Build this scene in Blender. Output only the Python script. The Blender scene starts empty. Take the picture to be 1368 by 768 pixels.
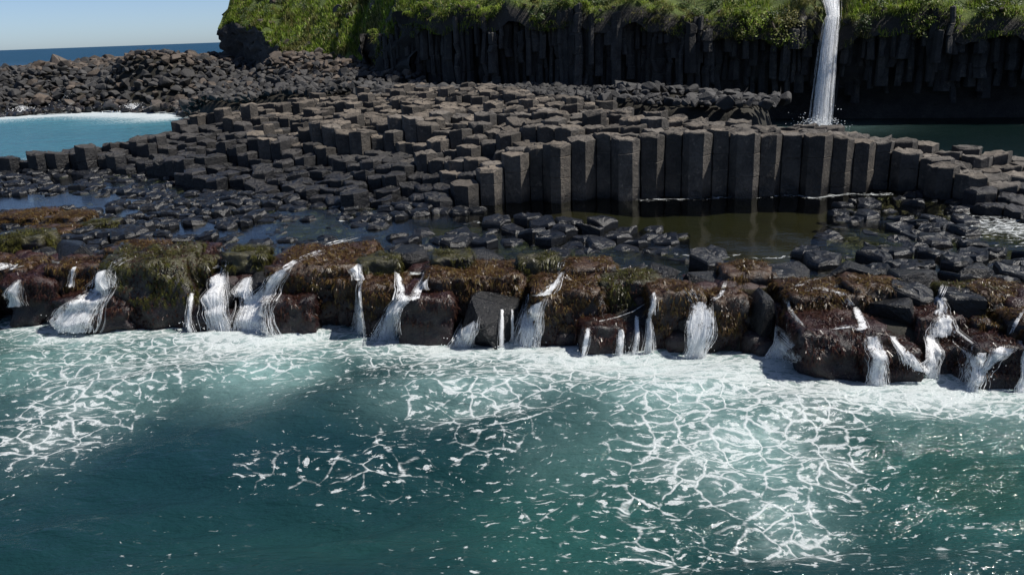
import bpy, bmesh, math, random
import numpy as np
from mathutils import Vector, Matrix, noise
from mathutils.bvhtree import BVHTree
from mathutils import geometry as mgeo

random.seed(7); rng = np.random.default_rng(7)
scene = bpy.context.scene
COL = scene.collection

# ---------------------------------------------------------------- camera
F, PW, PH, CH = 1100.0, 1368, 768, 7.0
pitch = math.atan(341 / F); roll = math.atan(12 / 332.0)
cp, sp = math.cos(pitch), math.sin(pitch)
FW = np.array([0, cp, -sp]); R0 = np.array([1.0, 0, 0]); U0 = np.array([0, sp, cp])
c_, s_ = math.cos(roll), math.sin(roll)
RT = c_ * R0 - s_ * U0; UP = s_ * R0 + c_ * U0
cam_d = bpy.data.cameras.new('camera'); cam = bpy.data.objects.new('camera', cam_d); COL.objects.link(cam)
cam.matrix_world = Matrix(((RT[0], UP[0], -FW[0], 0), (RT[1], UP[1], -FW[1], 0), (RT[2], UP[2], -FW[2], CH), (0, 0, 0, 1)))
cam_d.sensor_width = 36; cam_d.lens = 36 * F / PW; cam_d.clip_end = 60000; cam_d.clip_start = 0.1
scene.camera = cam

# ---------------------------------------------------------------- sky, sun, exposure
SUN_AZ, SUN_EL = math.radians(95), math.radians(55)      # azimuth from +Y towards +X
world = bpy.data.worlds.new('World'); scene.world = world; world.use_nodes = True
wn = world.node_tree; bg = wn.nodes['Background']
sky = wn.nodes.new('ShaderNodeTexSky'); sky.sky_type = 'NISHITA'; sky.sun_disc = False
sky.sun_elevation = SUN_EL; sky.sun_rotation = SUN_AZ
sky.air_density = 0.5; sky.dust_density = 0.5; sky.ozone_density = 3.0
wn.links.new(sky.outputs[0], bg.inputs[0]); bg.inputs[1].default_value = 0.1
sd = bpy.data.lights.new('sun', 'SUN'); sun = bpy.data.objects.new('sun', sd); COL.objects.link(sun)
sd.energy = 5.0; sd.angle = math.radians(0.5); sd.color = (1.0, 0.95, 0.87)
sv = Vector((math.sin(SUN_AZ) * math.cos(SUN_EL), math.cos(SUN_AZ) * math.cos(SUN_EL), math.sin(SUN_EL)))
sun.rotation_euler = sv.to_track_quat('Z', 'Y').to_euler(); sun.location = (30, 0, 60)
scene.view_settings.view_transform = 'Standard'; scene.view_settings.look = 'None'
scene.view_settings.exposure = 0.28; scene.view_settings.gamma = 1.0

# ---------------------------------------------------------------- helpers
def un(x, y, z):
    d = FW * F + RT * (x - PW / 2) - UP * (y - PH / 2)
    t = (z - CH) / d[2]
    return np.array([d[0] * t, d[1] * t])

def dist_at(x, y, z):
    p = un(x, y, z); return (np.array([p[0], p[1], z - CH]) @ FW)

def idw(pts, X, Y, p=3.0):
    num = np.zeros_like(X); den = np.zeros_like(X)
    for (x, y, z) in pts:
        w = 1.0 / (((X - x) ** 2 + (Y - y) ** 2) + 0.3) ** (p / 2)
        num += w * z; den += w
    return num / den

def surf_pts(lst):
    return [(*un(x, y, z), z) for (x, y, z) in lst]

def in_poly(poly, X, Y):
    X = np.asarray(X, float); Y = np.asarray(Y, float)
    r = np.zeros(X.shape, bool); n = len(poly)
    for i in range(n):
        x1, y1 = poly[i]; x2, y2 = poly[(i + 1) % n]
        if y1 == y2: continue
        cnd = ((y1 > Y) != (y2 > Y)) & (X < (x2 - x1) * (Y - y1) / (y2 - y1) + x1)
        r ^= cnd
    return r

def seg_dist(line, X, Y):
    best = np.full(np.shape(X), 1e9)
    for (a, b) in zip(line[:-1], line[1:]):
        ax, ay = a; dx, dy = b[0] - ax, b[1] - ay
        t = np.clip(((X - ax) * dx + (Y - ay) * dy) / (dx * dx + dy * dy), 0, 1)
        best = np.minimum(best, np.hypot(X - ax - t * dx, Y - ay - t * dy))
    return best

def vnoise(X, Y, scale, seed=0):
    """smooth value noise on arrays, 0..1"""
    x = X * scale + 37.1 * seed; y = Y * scale - 17.3 * seed
    xi = np.floor(x).astype(np.int64); yi = np.floor(y).astype(np.int64)
    fx = x - xi; fy = y - yi; fx = fx * fx * (3 - 2 * fx); fy = fy * fy * (3 - 2 * fy)
    def h(a, b):
        v = np.sin(a * 127.1 + b * 311.7 + seed * 74.7) * 43758.5453
        return v - np.floor(v)
    return (h(xi, yi) * (1 - fx) + h(xi + 1, yi) * fx) * (1 - fy) + (h(xi, yi + 1) * (1 - fx) + h(xi + 1, yi + 1) * fx) * fy

def fbm(X, Y, scale, octv=4, seed=0):
    r = 0; a = 0.5; t = 0
    for o in range(octv):
        r = r + a * vnoise(X, Y, scale * 2 ** o, seed + o); t += a; a *= 0.5
    return r / t

def mesh_np(name, V, Fc, mat=None, smooth=False):
    me = bpy.data.meshes.new(name)
    V = np.asarray(V, np.float32)
    if isinstance(Fc, np.ndarray):
        n, k = Fc.shape
        me.vertices.add(len(V)); me.vertices.foreach_set('co', V.ravel())
        me.loops.add(n * k); me.loops.foreach_set('vertex_index', Fc.astype(np.int32).ravel())
        me.polygons.add(n); me.polygons.foreach_set('loop_start', np.arange(0, n * k, k, dtype=np.int32))
        me.update(calc_edges=True); me.validate()
    else:
        me.from_pydata([tuple(map(float, v)) for v in V], [], Fc); me.update()
    if mat: me.materials.append(mat)
    if smooth: me.polygons.foreach_set('use_smooth', np.ones(len(me.polygons), bool))
    return me

def link(name, me, parent=None, loc=None):
    o = bpy.data.objects.new(name, me); COL.objects.link(o)
    if parent is not None: o.parent = parent
    if loc is not None: o.location = loc
    return o

def tag(o, label=None, cat=None, group=None, kind=None):
    if label: o['label'] = label
    if cat: o['category'] = cat
    if group: o['group'] = group
    if kind: o['kind'] = kind
    return o

def grid_faces(nx, ny):
    i = np.arange(nx * ny).reshape(ny, nx)
    return np.stack([i[:-1, :-1], i[:-1, 1:], i[1:, 1:], i[1:, :-1]], -1).reshape(-1, 4)

def add_attr(me, name, vals):
    a = me.attributes.new(name, 'FLOAT', 'POINT'); a.data.foreach_set('value', np.asarray(vals, np.float32).ravel())

def sstep(a, b, x):
    t = np.clip((x - a) / (b - a), 0, 1); return t * t * (3 - 2 * t)

# ---------------------------------------------------------------- material helpers
class NT:
    def __init__(s, name):
        s.m = bpy.data.materials.new(name); s.m.use_nodes = True
        s.t = s.m.node_tree; s.t.nodes.clear(); s.out = s.t.nodes.new('ShaderNodeOutputMaterial')
    def n(s, typ, **kw):
        nd = s.t.nodes.new(typ)
        for k, v in kw.items():
            if k.startswith('i_'):
                key = k[2:]; key = int(key) if key.isdigit() else key.replace('_', ' ')
                s.set(nd.inputs[key], v)
            else: setattr(nd, k, v)
        return nd
    def set(s, sock, v):
        if isinstance(v, bpy.types.NodeSocket): s.t.links.new(v, sock)
        else: sock.default_value = v
    def math(s, op, a, b=0.0, c=None, clamp=False):
        nd = s.t.nodes.new('ShaderNodeMath'); nd.operation = op; nd.use_clamp = clamp
        s.set(nd.inputs[0], a); s.set(nd.inputs[1], b)
        if c is not None: s.set(nd.inputs[2], c)
        return nd.outputs[0]
    def ss(s, x, a, b):
        nd = s.t.nodes.new('ShaderNodeMapRange'); nd.interpolation_type = 'SMOOTHSTEP'
        s.set(nd.inputs[0], x); s.set(nd.inputs[1], a); s.set(nd.inputs[2], b)
        return nd.outputs[0]
    def noise(s, scale, detail=4, rough=0.55, vec=None, dist=0.0):
        nd = s.t.nodes.new('ShaderNodeTexNoise'); nd.inputs['Scale'].default_value = scale
        nd.inputs['Detail'].default_value = detail; nd.inputs['Roughness'].default_value = rough; nd.inputs['Distortion'].default_value = dist
        s.set(nd.inputs['Vector'], vec if vec is not None else s.pos())
        return nd.outputs[0]
    def pos(s):
        if not hasattr(s, '_p'): s._p = s.t.nodes.new('ShaderNodeNewGeometry')
        return s._p.outputs['Position']
    def geo(s, k):
        s.pos(); return s._p.outputs[k]
    def mapv(s, scale, vec=None):
        nd = s.t.nodes.new('ShaderNodeVectorMath'); nd.operation = 'MULTIPLY'
        s.set(nd.inputs[0], vec if vec is not None else s.pos()); nd.inputs[1].default_value = scale
        return nd.outputs[0]
    def sep(s, vec):
        nd = s.t.nodes.new('ShaderNodeSeparateXYZ'); s.set(nd.inputs[0], vec); return nd.outputs
    def mix(s, f, a, b, typ='MIX'):
        nd = s.t.nodes.new('ShaderNodeMix'); nd.data_type = 'RGBA'; nd.blend_type = typ
        s.set(nd.inputs[0], f)
        for k, v in ((6, a), (7, b)):
            if isinstance(v, tuple): v = (*v[:3], 1.0)
            s.set(nd.inputs[k], v)
        return nd.outputs[2]
    def bump(s, h, strength=0.5, dist=0.05, normal=None):
        nd = s.t.nodes.new('ShaderNodeBump'); s.set(nd.inputs['Strength'], strength); nd.inputs['Distance'].default_value = dist
        s.set(nd.inputs['Height'], h)
        if normal is not None: s.set(nd.inputs['Normal'], normal)
        return nd.outputs[0]
    def attr(s, name):
        nd = s.t.nodes.new('ShaderNodeAttribute'); nd.attribute_name = name; return nd
    def pbsdf(s, **kw):
        nd = s.t.nodes.new('ShaderNodeBsdfPrincipled')
        for k, v in kw.items():
            if isinstance(v, tuple): v = (*v[:3], 1.0)
            s.set(nd.inputs[k.replace('_', ' ')], v)
        return nd.outputs[0]
    def surf(s, sh): s.t.links.new(sh, s.out.inputs['Surface']); return s.m
    def mixsh(s, f, a, b):
        nd = s.t.nodes.new('ShaderNodeMixShader'); s.set(nd.inputs[0], f)
        s.t.links.new(a, nd.inputs[1]); s.t.links.new(b, nd.inputs[2]); return nd.outputs[0]

def mat_basalt(name, dark, light, warm, wet_lo, wet_hi, bump=0.6, topw=0.5):
    """weathered basalt; below wet_hi (world height) sea-wet: darker and glossy"""
    t = NT(name)
    oi = t.n('ShaderNodeObjectInfo').outputs['Random']; isl = t.geo('Random Per Island')
    rnd = t.math('FRACT', t.math('ADD', t.math('MULTIPLY', oi, 3.7), t.math('MULTIPLY', isl, 5.3)))
    n1 = t.noise(1.6, 6, 0.62); n2 = t.noise(9, 5, 0.65); n3 = t.noise(38, 4, 0.7)
    f = t.ss(t.math('ADD', t.math('MULTIPLY', n1, 0.55), t.math('MULTIPLY', n2, 0.45)), 0.34, 0.68)
    base = t.mix(f, dark, light)
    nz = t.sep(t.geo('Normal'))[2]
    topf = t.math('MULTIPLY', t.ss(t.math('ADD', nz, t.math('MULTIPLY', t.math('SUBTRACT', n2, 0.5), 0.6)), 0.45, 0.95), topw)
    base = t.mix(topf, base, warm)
    base = t.mix(t.math('MULTIPLY', t.ss(n3, 0.6, 0.75), 0.35), base, tuple(min(1, c * 1.9) for c in warm))
    base = t.mix(t.math('MULTIPLY', t.ss(n3, 0.42, 0.3), 0.5), base, tuple(c * 0.4 for c in dark))
    base = t.mix(t.math('MULTIPLY', t.ss(t.noise(4.2, 5, 0.7), 0.58, 0.7), 0.45), base, tuple(min(1, c * 1.5) for c in warm))
    val = t.math('ADD', 0.5, t.math('MULTIPLY', rnd, 0.95))
    hs = t.n('ShaderNodeHueSaturation', i_Value=val, i_Color=base, i_Saturation=t.math('ADD', 0.75, t.math('MULTIPLY', oi, 0.5)))
    base = hs.outputs[0]
    z = t.sep(t.pos())[2]
    zz = t.math('ADD', z, t.math('MULTIPLY', t.math('SUBTRACT', n1, 0.5), 1.1))
    wet = t.ss(zz, wet_hi, wet_lo)
    col = t.mix(wet, base, t.mix(0.72, base, (0.006, 0.007, 0.009)))
    rough = t.math('ADD', t.math('MULTIPLY', t.math('SUBTRACT', 1.0, wet), 0.5), t.math('ADD', 0.17, t.math('MULTIPLY', n2, 0.28)))
    h = t.math('ADD', t.math('MULTIPLY', n2, 0.75), t.math('MULTIPLY', n3, 0.25))
    h = t.math('ADD', h, n1)
    b = t.bump(h, bump, 0.09)
    return t.surf(t.pbsdf(Base_Color=col, Roughness=rough, Normal=b, Specular_IOR_Level=t.math('SUBTRACT', 0.5, t.math('MULTIPLY', wet, 0.12))))

M = {}
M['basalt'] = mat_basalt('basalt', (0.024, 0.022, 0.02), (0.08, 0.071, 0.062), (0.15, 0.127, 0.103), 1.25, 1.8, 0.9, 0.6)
M['damp_basalt'] = mat_basalt('damp_basalt', (0.012, 0.012, 0.013), (0.038, 0.035, 0.033), (0.055, 0.05, 0.046), 1.4, 2.9, 0.9, 0.5)
M['wet_basalt'] = mat_basalt('wet_basalt', (0.01, 0.01, 0.011), (0.024, 0.024, 0.025), (0.03, 0.03, 0.03), 1.4, 3.2, 0.5, 0.3)
M['bed'] = mat_basalt('weedy_bed_rock', (0.009, 0.01, 0.007), (0.025, 0.022, 0.012), (0.036, 0.028, 0.013), -9, -8, 0.6, 0.6)
M['cliff'] = mat_basalt('cliff_basalt', (0.01, 0.01, 0.011), (0.05, 0.047, 0.044), (0.1, 0.09, 0.072), -9, -8, 1.0, 0.7)
M['boulder'] = mat_basalt('boulder_basalt', (0.016, 0.016, 0.017), (0.042, 0.04, 0.04), (0.066, 0.063, 0.06), 0.5, 1.4, 0.6, 0.4)
M['brown_boulder'] = mat_basalt('weathered_boulder', (0.035, 0.027, 0.022), (0.085, 0.064, 0.048), (0.12, 0.095, 0.075), 0.5, 1.4, 0.6, 0.4)

def mat_algae_rock(name, cap, cap2, low, zlow=0.75):
    t = NT(name)
    n1 = t.noise(1.8, 5, 0.6); n2 = t.noise(7, 5, 0.65); n3 = t.noise(30, 4, 0.7)
    oi = t.n('ShaderNodeObjectInfo').outputs['Random']
    capc = t.mix(t.ss(n2, 0.38, 0.62), cap, cap2)
    capc = t.mix(t.math('MULTIPLY', t.ss(n3, 0.45, 0.7), 0.5), capc, tuple(min(1, c * 1.8) for c in cap2))
    rock = t.mix(n2, (0.008, 0.008, 0.009), (0.025, 0.022, 0.021))
    z = t.sep(t.pos())[2]
    nz = t.sep(t.geo('Normal'))[2]
    # seaweed cap on the upper part, bare or red-algae-crusted rock below
    f = t.math('ADD', t.math('MULTIPLY', nz, 0.6), t.math('MULTIPLY', t.math('SUBTRACT', n1, 0.5), 2.4))
    f = t.ss(t.math('ADD', f, t.math('MULTIPLY', z, 0.25)), 0.15, 0.6)
    lowc = t.mix(t.ss(n2, 0.4, 0.65), low, rock)
    lowc = t.mix(t.math('MULTIPLY', t.ss(t.noise(19, 2, 0.5), 0.66, 0.72), 0.35), lowc, (0.2, 0.15, 0.14))
    lw = t.ss(t.math('ADD', z, t.math('MULTIPLY', t.math('SUBTRACT', n1, 0.5), 1.2)), zlow + 0.25, zlow - 0.15)
    col = t.mix(f, rock, capc); col = t.mix(lw, col, lowc)
    h = t.math('ADD', t.math('MULTIPLY', n2, 0.6), t.math('ADD', t.math('MULTIPLY', n3, 0.4), n1))
    rough = t.math('ADD', 0.12, t.math('MULTIPLY', n2, 0.4))
    return t.surf(t.pbsdf(Base_Color=col, Roughness=rough, Normal=t.bump(h, 0.8, 0.08), Specular_IOR_Level=0.5))
MAROON = (0.014, 0.0045, 0.006)
M['rock_brown'] = mat_algae_rock('seaweed_rock_brown', (0.022, 0.011, 0.006), (0.055, 0.027, 0.01), MAROON)
M['rock_olive'] = mat_algae_rock('seaweed_rock_olive', (0.018, 0.015, 0.006), (0.042, 0.038, 0.01), MAROON)
M['rock_maroon'] = mat_algae_rock('red_algae_rock', (0.016, 0.006, 0.007), (0.034, 0.013, 0.01), MAROON, 1.0)
M['rock_bare'] = mat_basalt('bare_wet_rock', (0.008, 0.008, 0.009), (0.022, 0.021, 0.021), (0.026, 0.026, 0.026), 2.0, 4.0, 0.9, 0.3)

def mat_leaf(name, c1, c2, c3=None, scale=1.2, rough=0.55, trans=0.25, sc2=6):
    t = NT(name)
    n1 = t.noise(scale, 4, 0.6); isl = t.geo('Random Per Island')
    col = t.mix(t.ss(n1, 0.35, 0.65), c1, c2)
    if c3: col = t.mix(t.ss(isl, 0.7, 0.95), col, c3)
    hs = t.n('ShaderNodeHueSaturation', i_Color=col, i_Value=t.math('ADD', 0.72, t.math('MULTIPLY', isl, 0.5)))
    p = t.pbsdf(Base_Color=hs.outputs[0], Roughness=rough, Specular_IOR_Level=0.3)
    if trans:
        tr = t.n('ShaderNodeBsdfTranslucent', i_Color=hs.outputs[0]).outputs[0]
        p = t.mixsh(trans, p, tr)
    return t.surf(p)
M['weed_brown'] = mat_leaf('seaweed_brown', (0.035, 0.017, 0.008), (0.09, 0.05, 0.016), (0.14, 0.1, 0.028), 3, 0.35, 0.15)
M['weed_olive'] = mat_leaf('seaweed_olive', (0.025, 0.022, 0.007), (0.06, 0.058, 0.013), (0.085, 0.085, 0.018), 3, 0.35, 0.15)
M['weed_maroon'] = mat_leaf('seaweed_maroon', (0.02, 0.008, 0.008), (0.045, 0.018, 0.014), (0.06, 0.03, 0.016), 3, 0.3, 0.1)
def mat_grass():
    t = NT('grass'); n1 = t.noise(0.22, 4, 0.6); n2 = t.noise(1.3, 4, 0.65); isl = t.geo('Random Per Island')
    col = t.mix(t.ss(n2, 0.36, 0.62), (0.07, 0.11, 0.016), (0.24, 0.34, 0.035))
    col = t.mix(t.math('MULTIPLY', t.ss(n1, 0.5, 0.6), 0.8), col, t.mix(n2, (0.06, 0.055, 0.02), (0.14, 0.13, 0.045)))
    col = t.mix(t.ss(isl, 0.78, 0.95), col, (0.24, 0.21, 0.08))
    hs = t.n('ShaderNodeHueSaturation', i_Color=col, i_Value=t.math('ADD', 0.55, t.math('MULTIPLY', isl, 0.9))).outputs[0]
    return t.surf(t.mixsh(0.4, t.pbsdf(Base_Color=hs, Roughness=0.5, Specular_IOR_Level=0.3), t.n('ShaderNodeBsdfTranslucent', i_Color=hs).outputs[0]))
M['grass'] = mat_grass()
M['bush'] = mat_leaf('bush_leaves', (0.02, 0.05, 0.012), (0.055, 0.1, 0.018), (0.12, 0.12, 0.04), 0.6, 0.5, 0.3)

def mat_soil():
    t = NT('grassy_soil'); n1 = t.noise(0.5, 6, 0.65); n2 = t.noise(6, 5, 0.7)
    col = t.mix(t.ss(n1, 0.4, 0.65), (0.05, 0.075, 0.014), (0.1, 0.14, 0.022))
    col = t.mix(t.ss(n2, 0.55, 0.7), col, (0.045, 0.035, 0.022))
    nz = t.sep(t.geo('Normal'))[2]
    col = t.mix(t.ss(nz, 0.62, 0.4), col, t.mix(n2, (0.015, 0.015, 0.016), (0.06, 0.052, 0.045)))
    return t.surf(t.pbsdf(Base_Color=col, Roughness=0.9, Normal=t.bump(n2, 0.8, 0.3)))
M['soil'] = mat_soil()

def mat_foamwater(name, stops, pool=False):
    """water with drifting foam: vertex data give how much foam / air bubbles / which depth colour is at each spot"""
    t = NT(name)
    dens = t.attr('foam').outputs['Fac']; milk = t.attr('milk').outputs['Fac']; tint = t.attr('tint').outputs['Fac']
    P = t.mapv((1, 1, 0))
    wv = t.n('ShaderNodeTexNoise', i_Vector=P, i_Scale=0.75, i_Detail=3.0)
    w2 = t.n('ShaderNodeTexNoise', i_Vector=P, i_Scale=3.0, i_Detail=2.0)
    def vadd(a, b, op='ADD'):
        nd = t.n('ShaderNodeVectorMath', operation=op); t.set(nd.inputs[0], a); t.set(nd.inputs[1], b); return nd.outputs[0]
    def vscale(a, k):
        nd = t.n('ShaderNodeVectorMath', operation='SCALE'); t.set(nd.inputs[0], a); nd.inputs['Scale'].default_value = k; return nd.outputs[0]
    wp = vadd(P, vadd(vscale(wv.outputs['Color'], 0.75), vscale(w2.outputs['Color'], 0.15)))
    wp = t.mapv((1, 1.15, 0), wp)
    va = t.n('ShaderNodeTexVoronoi', feature='DISTANCE_TO_EDGE', voronoi_dimensions='2D', i_Vector=wp, i_Scale=1.75).outputs['Distance']
    vb = t.n('ShaderNodeTexVoronoi', feature='DISTANCE_TO_EDGE', voronoi_dimensions='2D', i_Vector=wp, i_Scale=2.5).outputs['Distance']
    pick = t.ss(t.noise(0.6, 3, 0.6, P), 0.44, 0.52)
    v1 = va
    v2 = t.n('ShaderNodeTexVoronoi', feature='DISTANCE_TO_EDGE', voronoi_dimensions='2D', i_Vector=wp, i_Scale=4.2).outputs['Distance']
    nb = t.noise(1.4, 4, 0.6, P); nf = t.noise(5.5, 4, 0.62, t.mapv((0.75, 1.25, 0), wp)); nh = t.noise(26, 3, 0.6, P)
    d = t.math('ADD', dens, t.math('MULTIPLY', t.math('SUBTRACT', nb, 0.5), 0.55))
    d = t.math('MULTIPLY', d, t.ss(dens, 0.0, 0.12))
    w1 = t.math('ADD', 0.015, t.math('MULTIPLY', t.math('MAXIMUM', d, 0.0), 0.17))
    w1 = t.math('MULTIPLY', w1, t.math('MAXIMUM', 0.4, t.math('MULTIPLY', t.math('SUBTRACT', nf, 0.2), 2.0)))
    l1 = t.math('MULTIPLY', t.math('SUBTRACT', 1.0, t.ss(v1, 0.0, t.math('MULTIPLY', w1, 1.5))), 0.85)
    l1 = t.math('MULTIPLY', l1, t.ss(t.math('ADD', d, t.math('MULTIPLY', t.math('SUBTRACT', nf, 0.5), 0.8)), 0.2, 0.42))
    w2_ = t.math('MULTIPLY', t.math('MAXIMUM', d, 0.0), 0.2)
    l2 = t.math('SUBTRACT', 1.0, t.ss(v2, 0.0, t.math('MULTIPLY', w2_, 1.5)))
    l2 = t.math('MULTIPLY', l2, t.math('MULTIPLY', t.ss(t.math('ADD', d, t.math('MULTIPLY', t.math('SUBTRACT', nf, 0.5), 1.3)), 0.4, 0.75), 0.7))
    solid = t.ss(t.math('ADD', d, t.math('MULTIPLY', t.math('SUBTRACT', nf, 0.5), 1.1)), 0.84, 1.25)
    fl = t.ss(t.math('ADD', nf, t.math('MULTIPLY', dens, 0.28)), 0.66, 0.71)
    fl = t.math('MULTIPLY', fl, t.ss(dens, 0.02, 0.1))
    veil = t.math('MULTIPLY', t.ss(t.math('ADD', d, t.math('MULTIPLY', t.math('SUBTRACT', nf, 0.5), 0.8)), 0.3, 1.0), 0.5)
    foam = t.math('MAXIMUM', t.math('MAXIMUM', l1, l2), t.math('MAXIMUM', solid, t.math('MULTIPLY', fl, 0.75)))
    foam = t.math('MAXIMUM', foam, veil)
    foam = t.math('MULTIPLY', foam, t.math('ADD', 0.72, t.math('MULTIPLY', t.ss(nh, 0.35, 0.6), 0.28)), clamp=True)
    rip = t.noise(2.4, 5, 0.62, t.mapv((0.38, 1.3, 1)))
    rip2 = t.noise(9, 3, 0.6, t.mapv((0.6, 1.2, 1)))
    foamsh = t.pbsdf(Base_Color=(0.6, 0.63, 0.64), Roughness=0.8, Normal=t.bump(foam, 0.5, 0.04), Specular_IOR_Level=0.2)
    if pool:
        fres = t.n('ShaderNodeFresnel', i_IOR=1.33)
        bn = t.bump(t.math('ADD', rip, t.math('MULTIPLY', rip2, 0.4)), 0.25, 0.05)
        t.set(fres.inputs['Normal'], bn)
        gl = t.n('ShaderNodeBsdfGlossy', i_Color=(1, 1, 1, 1), i_Roughness=0.07, i_Normal=bn).outputs[0]
        tr = t.n('ShaderNodeBsdfTransparent', i_Color=t.mix(tint, stops[0], stops[1])).outputs[0]
        w = t.mixsh(fres.outputs[0], tr, gl)
        return t.surf(t.mixsh(foam, w, foamsh))
    ramp = t.n('ShaderNodeValToRGB', i_0=tint)
    el = ramp.color_ramp.elements
    el[0].position = stops[0][0]; el[0].color = (*stops[0][1], 1); el[1].position = stops[-1][0]; el[1].color = (*stops[-1][1], 1)
    for p, c in stops[1:-1]:
        e = el.new(p); e.color = (*c, 1)
    mk = t.math('MULTIPLY', milk, t.math('ADD', 0.0, t.math('MULTIPLY', t.math('ADD', t.math('MULTIPLY', nb, 0.6), t.math('MULTIPLY', nf, 0.4)), 2.0)), clamp=True)
    body = t.mix(t.math('MULTIPLY', mk, 0.8), ramp.outputs[0], t.mix(t.ss(tint, 0.14, 0.08), (0.2, 0.33, 0.32), (0.085, 0.27, 0.33)))
    far = t.ss(t.sep(t.pos())[1], 120, 600)
    big = t.noise(0.35, 4, 0.6, t.mapv((0.35, 1, 1)))
    big2 = t.math('MULTIPLY', big, 2.2)
    hgt = t.math('ADD', t.math('ADD', rip, t.math('MULTIPLY', rip2, 0.3)), t.math('MULTIPLY', t.math('MULTIPLY', big2, 3.0), t.ss(t.sep(t.pos())[1], 35, 70)))
    bn = t.bump(hgt, t.math('ADD', 0.95, t.math('MULTIPLY', far, 0.05)), 0.13)
    w = t.pbsdf(Base_Color=body, Roughness=t.math('ADD', t.math('ADD', 0.08, t.math('MULTIPLY', t.ss(t.sep(t.pos())[1], 35, 70), 0.14)), t.math('MULTIPLY', far, 0.22)), IOR=1.33, Normal=bn,
                Specular_IOR_Level=t.math('SUBTRACT', 0.5, t.math('MULTIPLY', far, 0.25)))
    return t.surf(t.mixsh(foam, w, foamsh))
# depth colour: 0 blue deep .. 0.5 teal .. 1 weed green
M['sea'] = mat_foamwater('sea_water', [(0.0, (0.008, 0.045, 0.09)), (0.16, (0.007, 0.027, 0.038)), (0.35, (0.007, 0.03, 0.034)), (0.55, (0.01, 0.04, 0.04)), (0.8, (0.017, 0.066, 0.06)), (1.0, (0.01, 0.03, 0.014))])
M['cliff_pool'] = mat_foamwater('cliff_pool_water', [(0.0, (0.003, 0.009, 0.009)), (1.0, (0.005, 0.014, 0.011))])
M['pool'] = mat_foamwater('pool_water', [(0.62, 0.58, 0.42), (0.5, 0.6, 0.38)], pool=True)

def mat_fall(name, lace, edges=False):
    t = NT(name)
    st = t.noise(1.0, 4, 0.65, t.mapv((19, 19, 1.9))); sm = t.noise(1.0, 4, 0.7, t.mapv((42, 42, 20)))
    nn = t.math('ADD', t.math('MULTIPLY', st, 0.5), t.math('MULTIPLY', sm, 0.5))
    if edges: nn = t.math('ADD', nn, t.math('MULTIPLY', t.math('SUBTRACT', t.attr('dens').outputs['Fac'], 0.75), 0.42))
    if edges: nn = t.math('ADD', nn, t.math('MULTIPLY', t.math('SUBTRACT', t.noise(1.0, 3, 0.6, t.mapv((5, 5, 2.2))), 0.5), 0.5))
    a = t.ss(nn, lace - 0.09, lace + 0.09)
    d = t.pbsdf(Base_Color=(0.93, 0.94, 0.95), Roughness=0.5, Specular_IOR_Level=0.5)
    tl = t.n('ShaderNodeBsdfTranslucent', i_Color=(0.93, 0.94, 0.95, 1)).outputs[0]
    w = t.mixsh(0.5, d, tl)
    tr = t.n('ShaderNodeBsdfTransparent').outputs[0]
    return t.surf(t.mixsh(a, tr, w))
M['fall'] = mat_fall('falling_water', 0.45)
M['fall_thin'] = mat_fall('falling_water_thin', 0.465)
M['sheet'] = mat_fall('water_sheet', 0.47, True)
t = NT('spray'); M['spray'] = t.surf(t.pbsdf(Base_Color=(0.85, 0.87, 0.88), Roughness=0.5))

# ---------------------------------------------------------------- plan of the place (metres)
SEA_LINE = [un(x, y, 0) for x, y in ((-420, 415), (-200, 420), (0, 425), (100, 428), (200, 432), (300, 440), (420, 440), (480, 434), (520, 452), (620, 455), (700, 455), (780, 468),
            (870, 474), (960, 478), (1020, 485), (1090, 495), (1150, 508), (1250, 512), (1368, 525), (1520, 540), (1750, 560))]
FOOT = [un(x, y, 1.2) for x, y in ((-120, 240), (0, 234), (100, 231), (200, 233), (290, 256), (360, 270), (480, 281), (600, 279), (650, 273), (900, 266), (1050, 262), (1180, 256), (1235, 256), (1290, 278), (1368, 302), (1480, 330), (1600, 360))]
BACK = [un(x, y, z) for x, y, z in ((1600, 270, 1.6), (1480, 236, 1.8), (1368, 205, 2.2), (1290, 190, 2.6), (1180, 176, 3.05), (1080, 164, 3.3), (950, 158, 3.4), (850, 148, 3.5), (760, 133, 3.6), (670, 117, 3.8), (600, 118, 3.8), (560, 118, 3.8),
        (500, 124, 3.7), (390, 137, 3.3), (300, 150, 3.0), (240, 168, 2.6), (180, 188, 2.2), (100, 203, 2.0), (0, 210, 1.9), (-120, 215, 1.9))]
CAUSEWAY = FOOT + BACK
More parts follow.
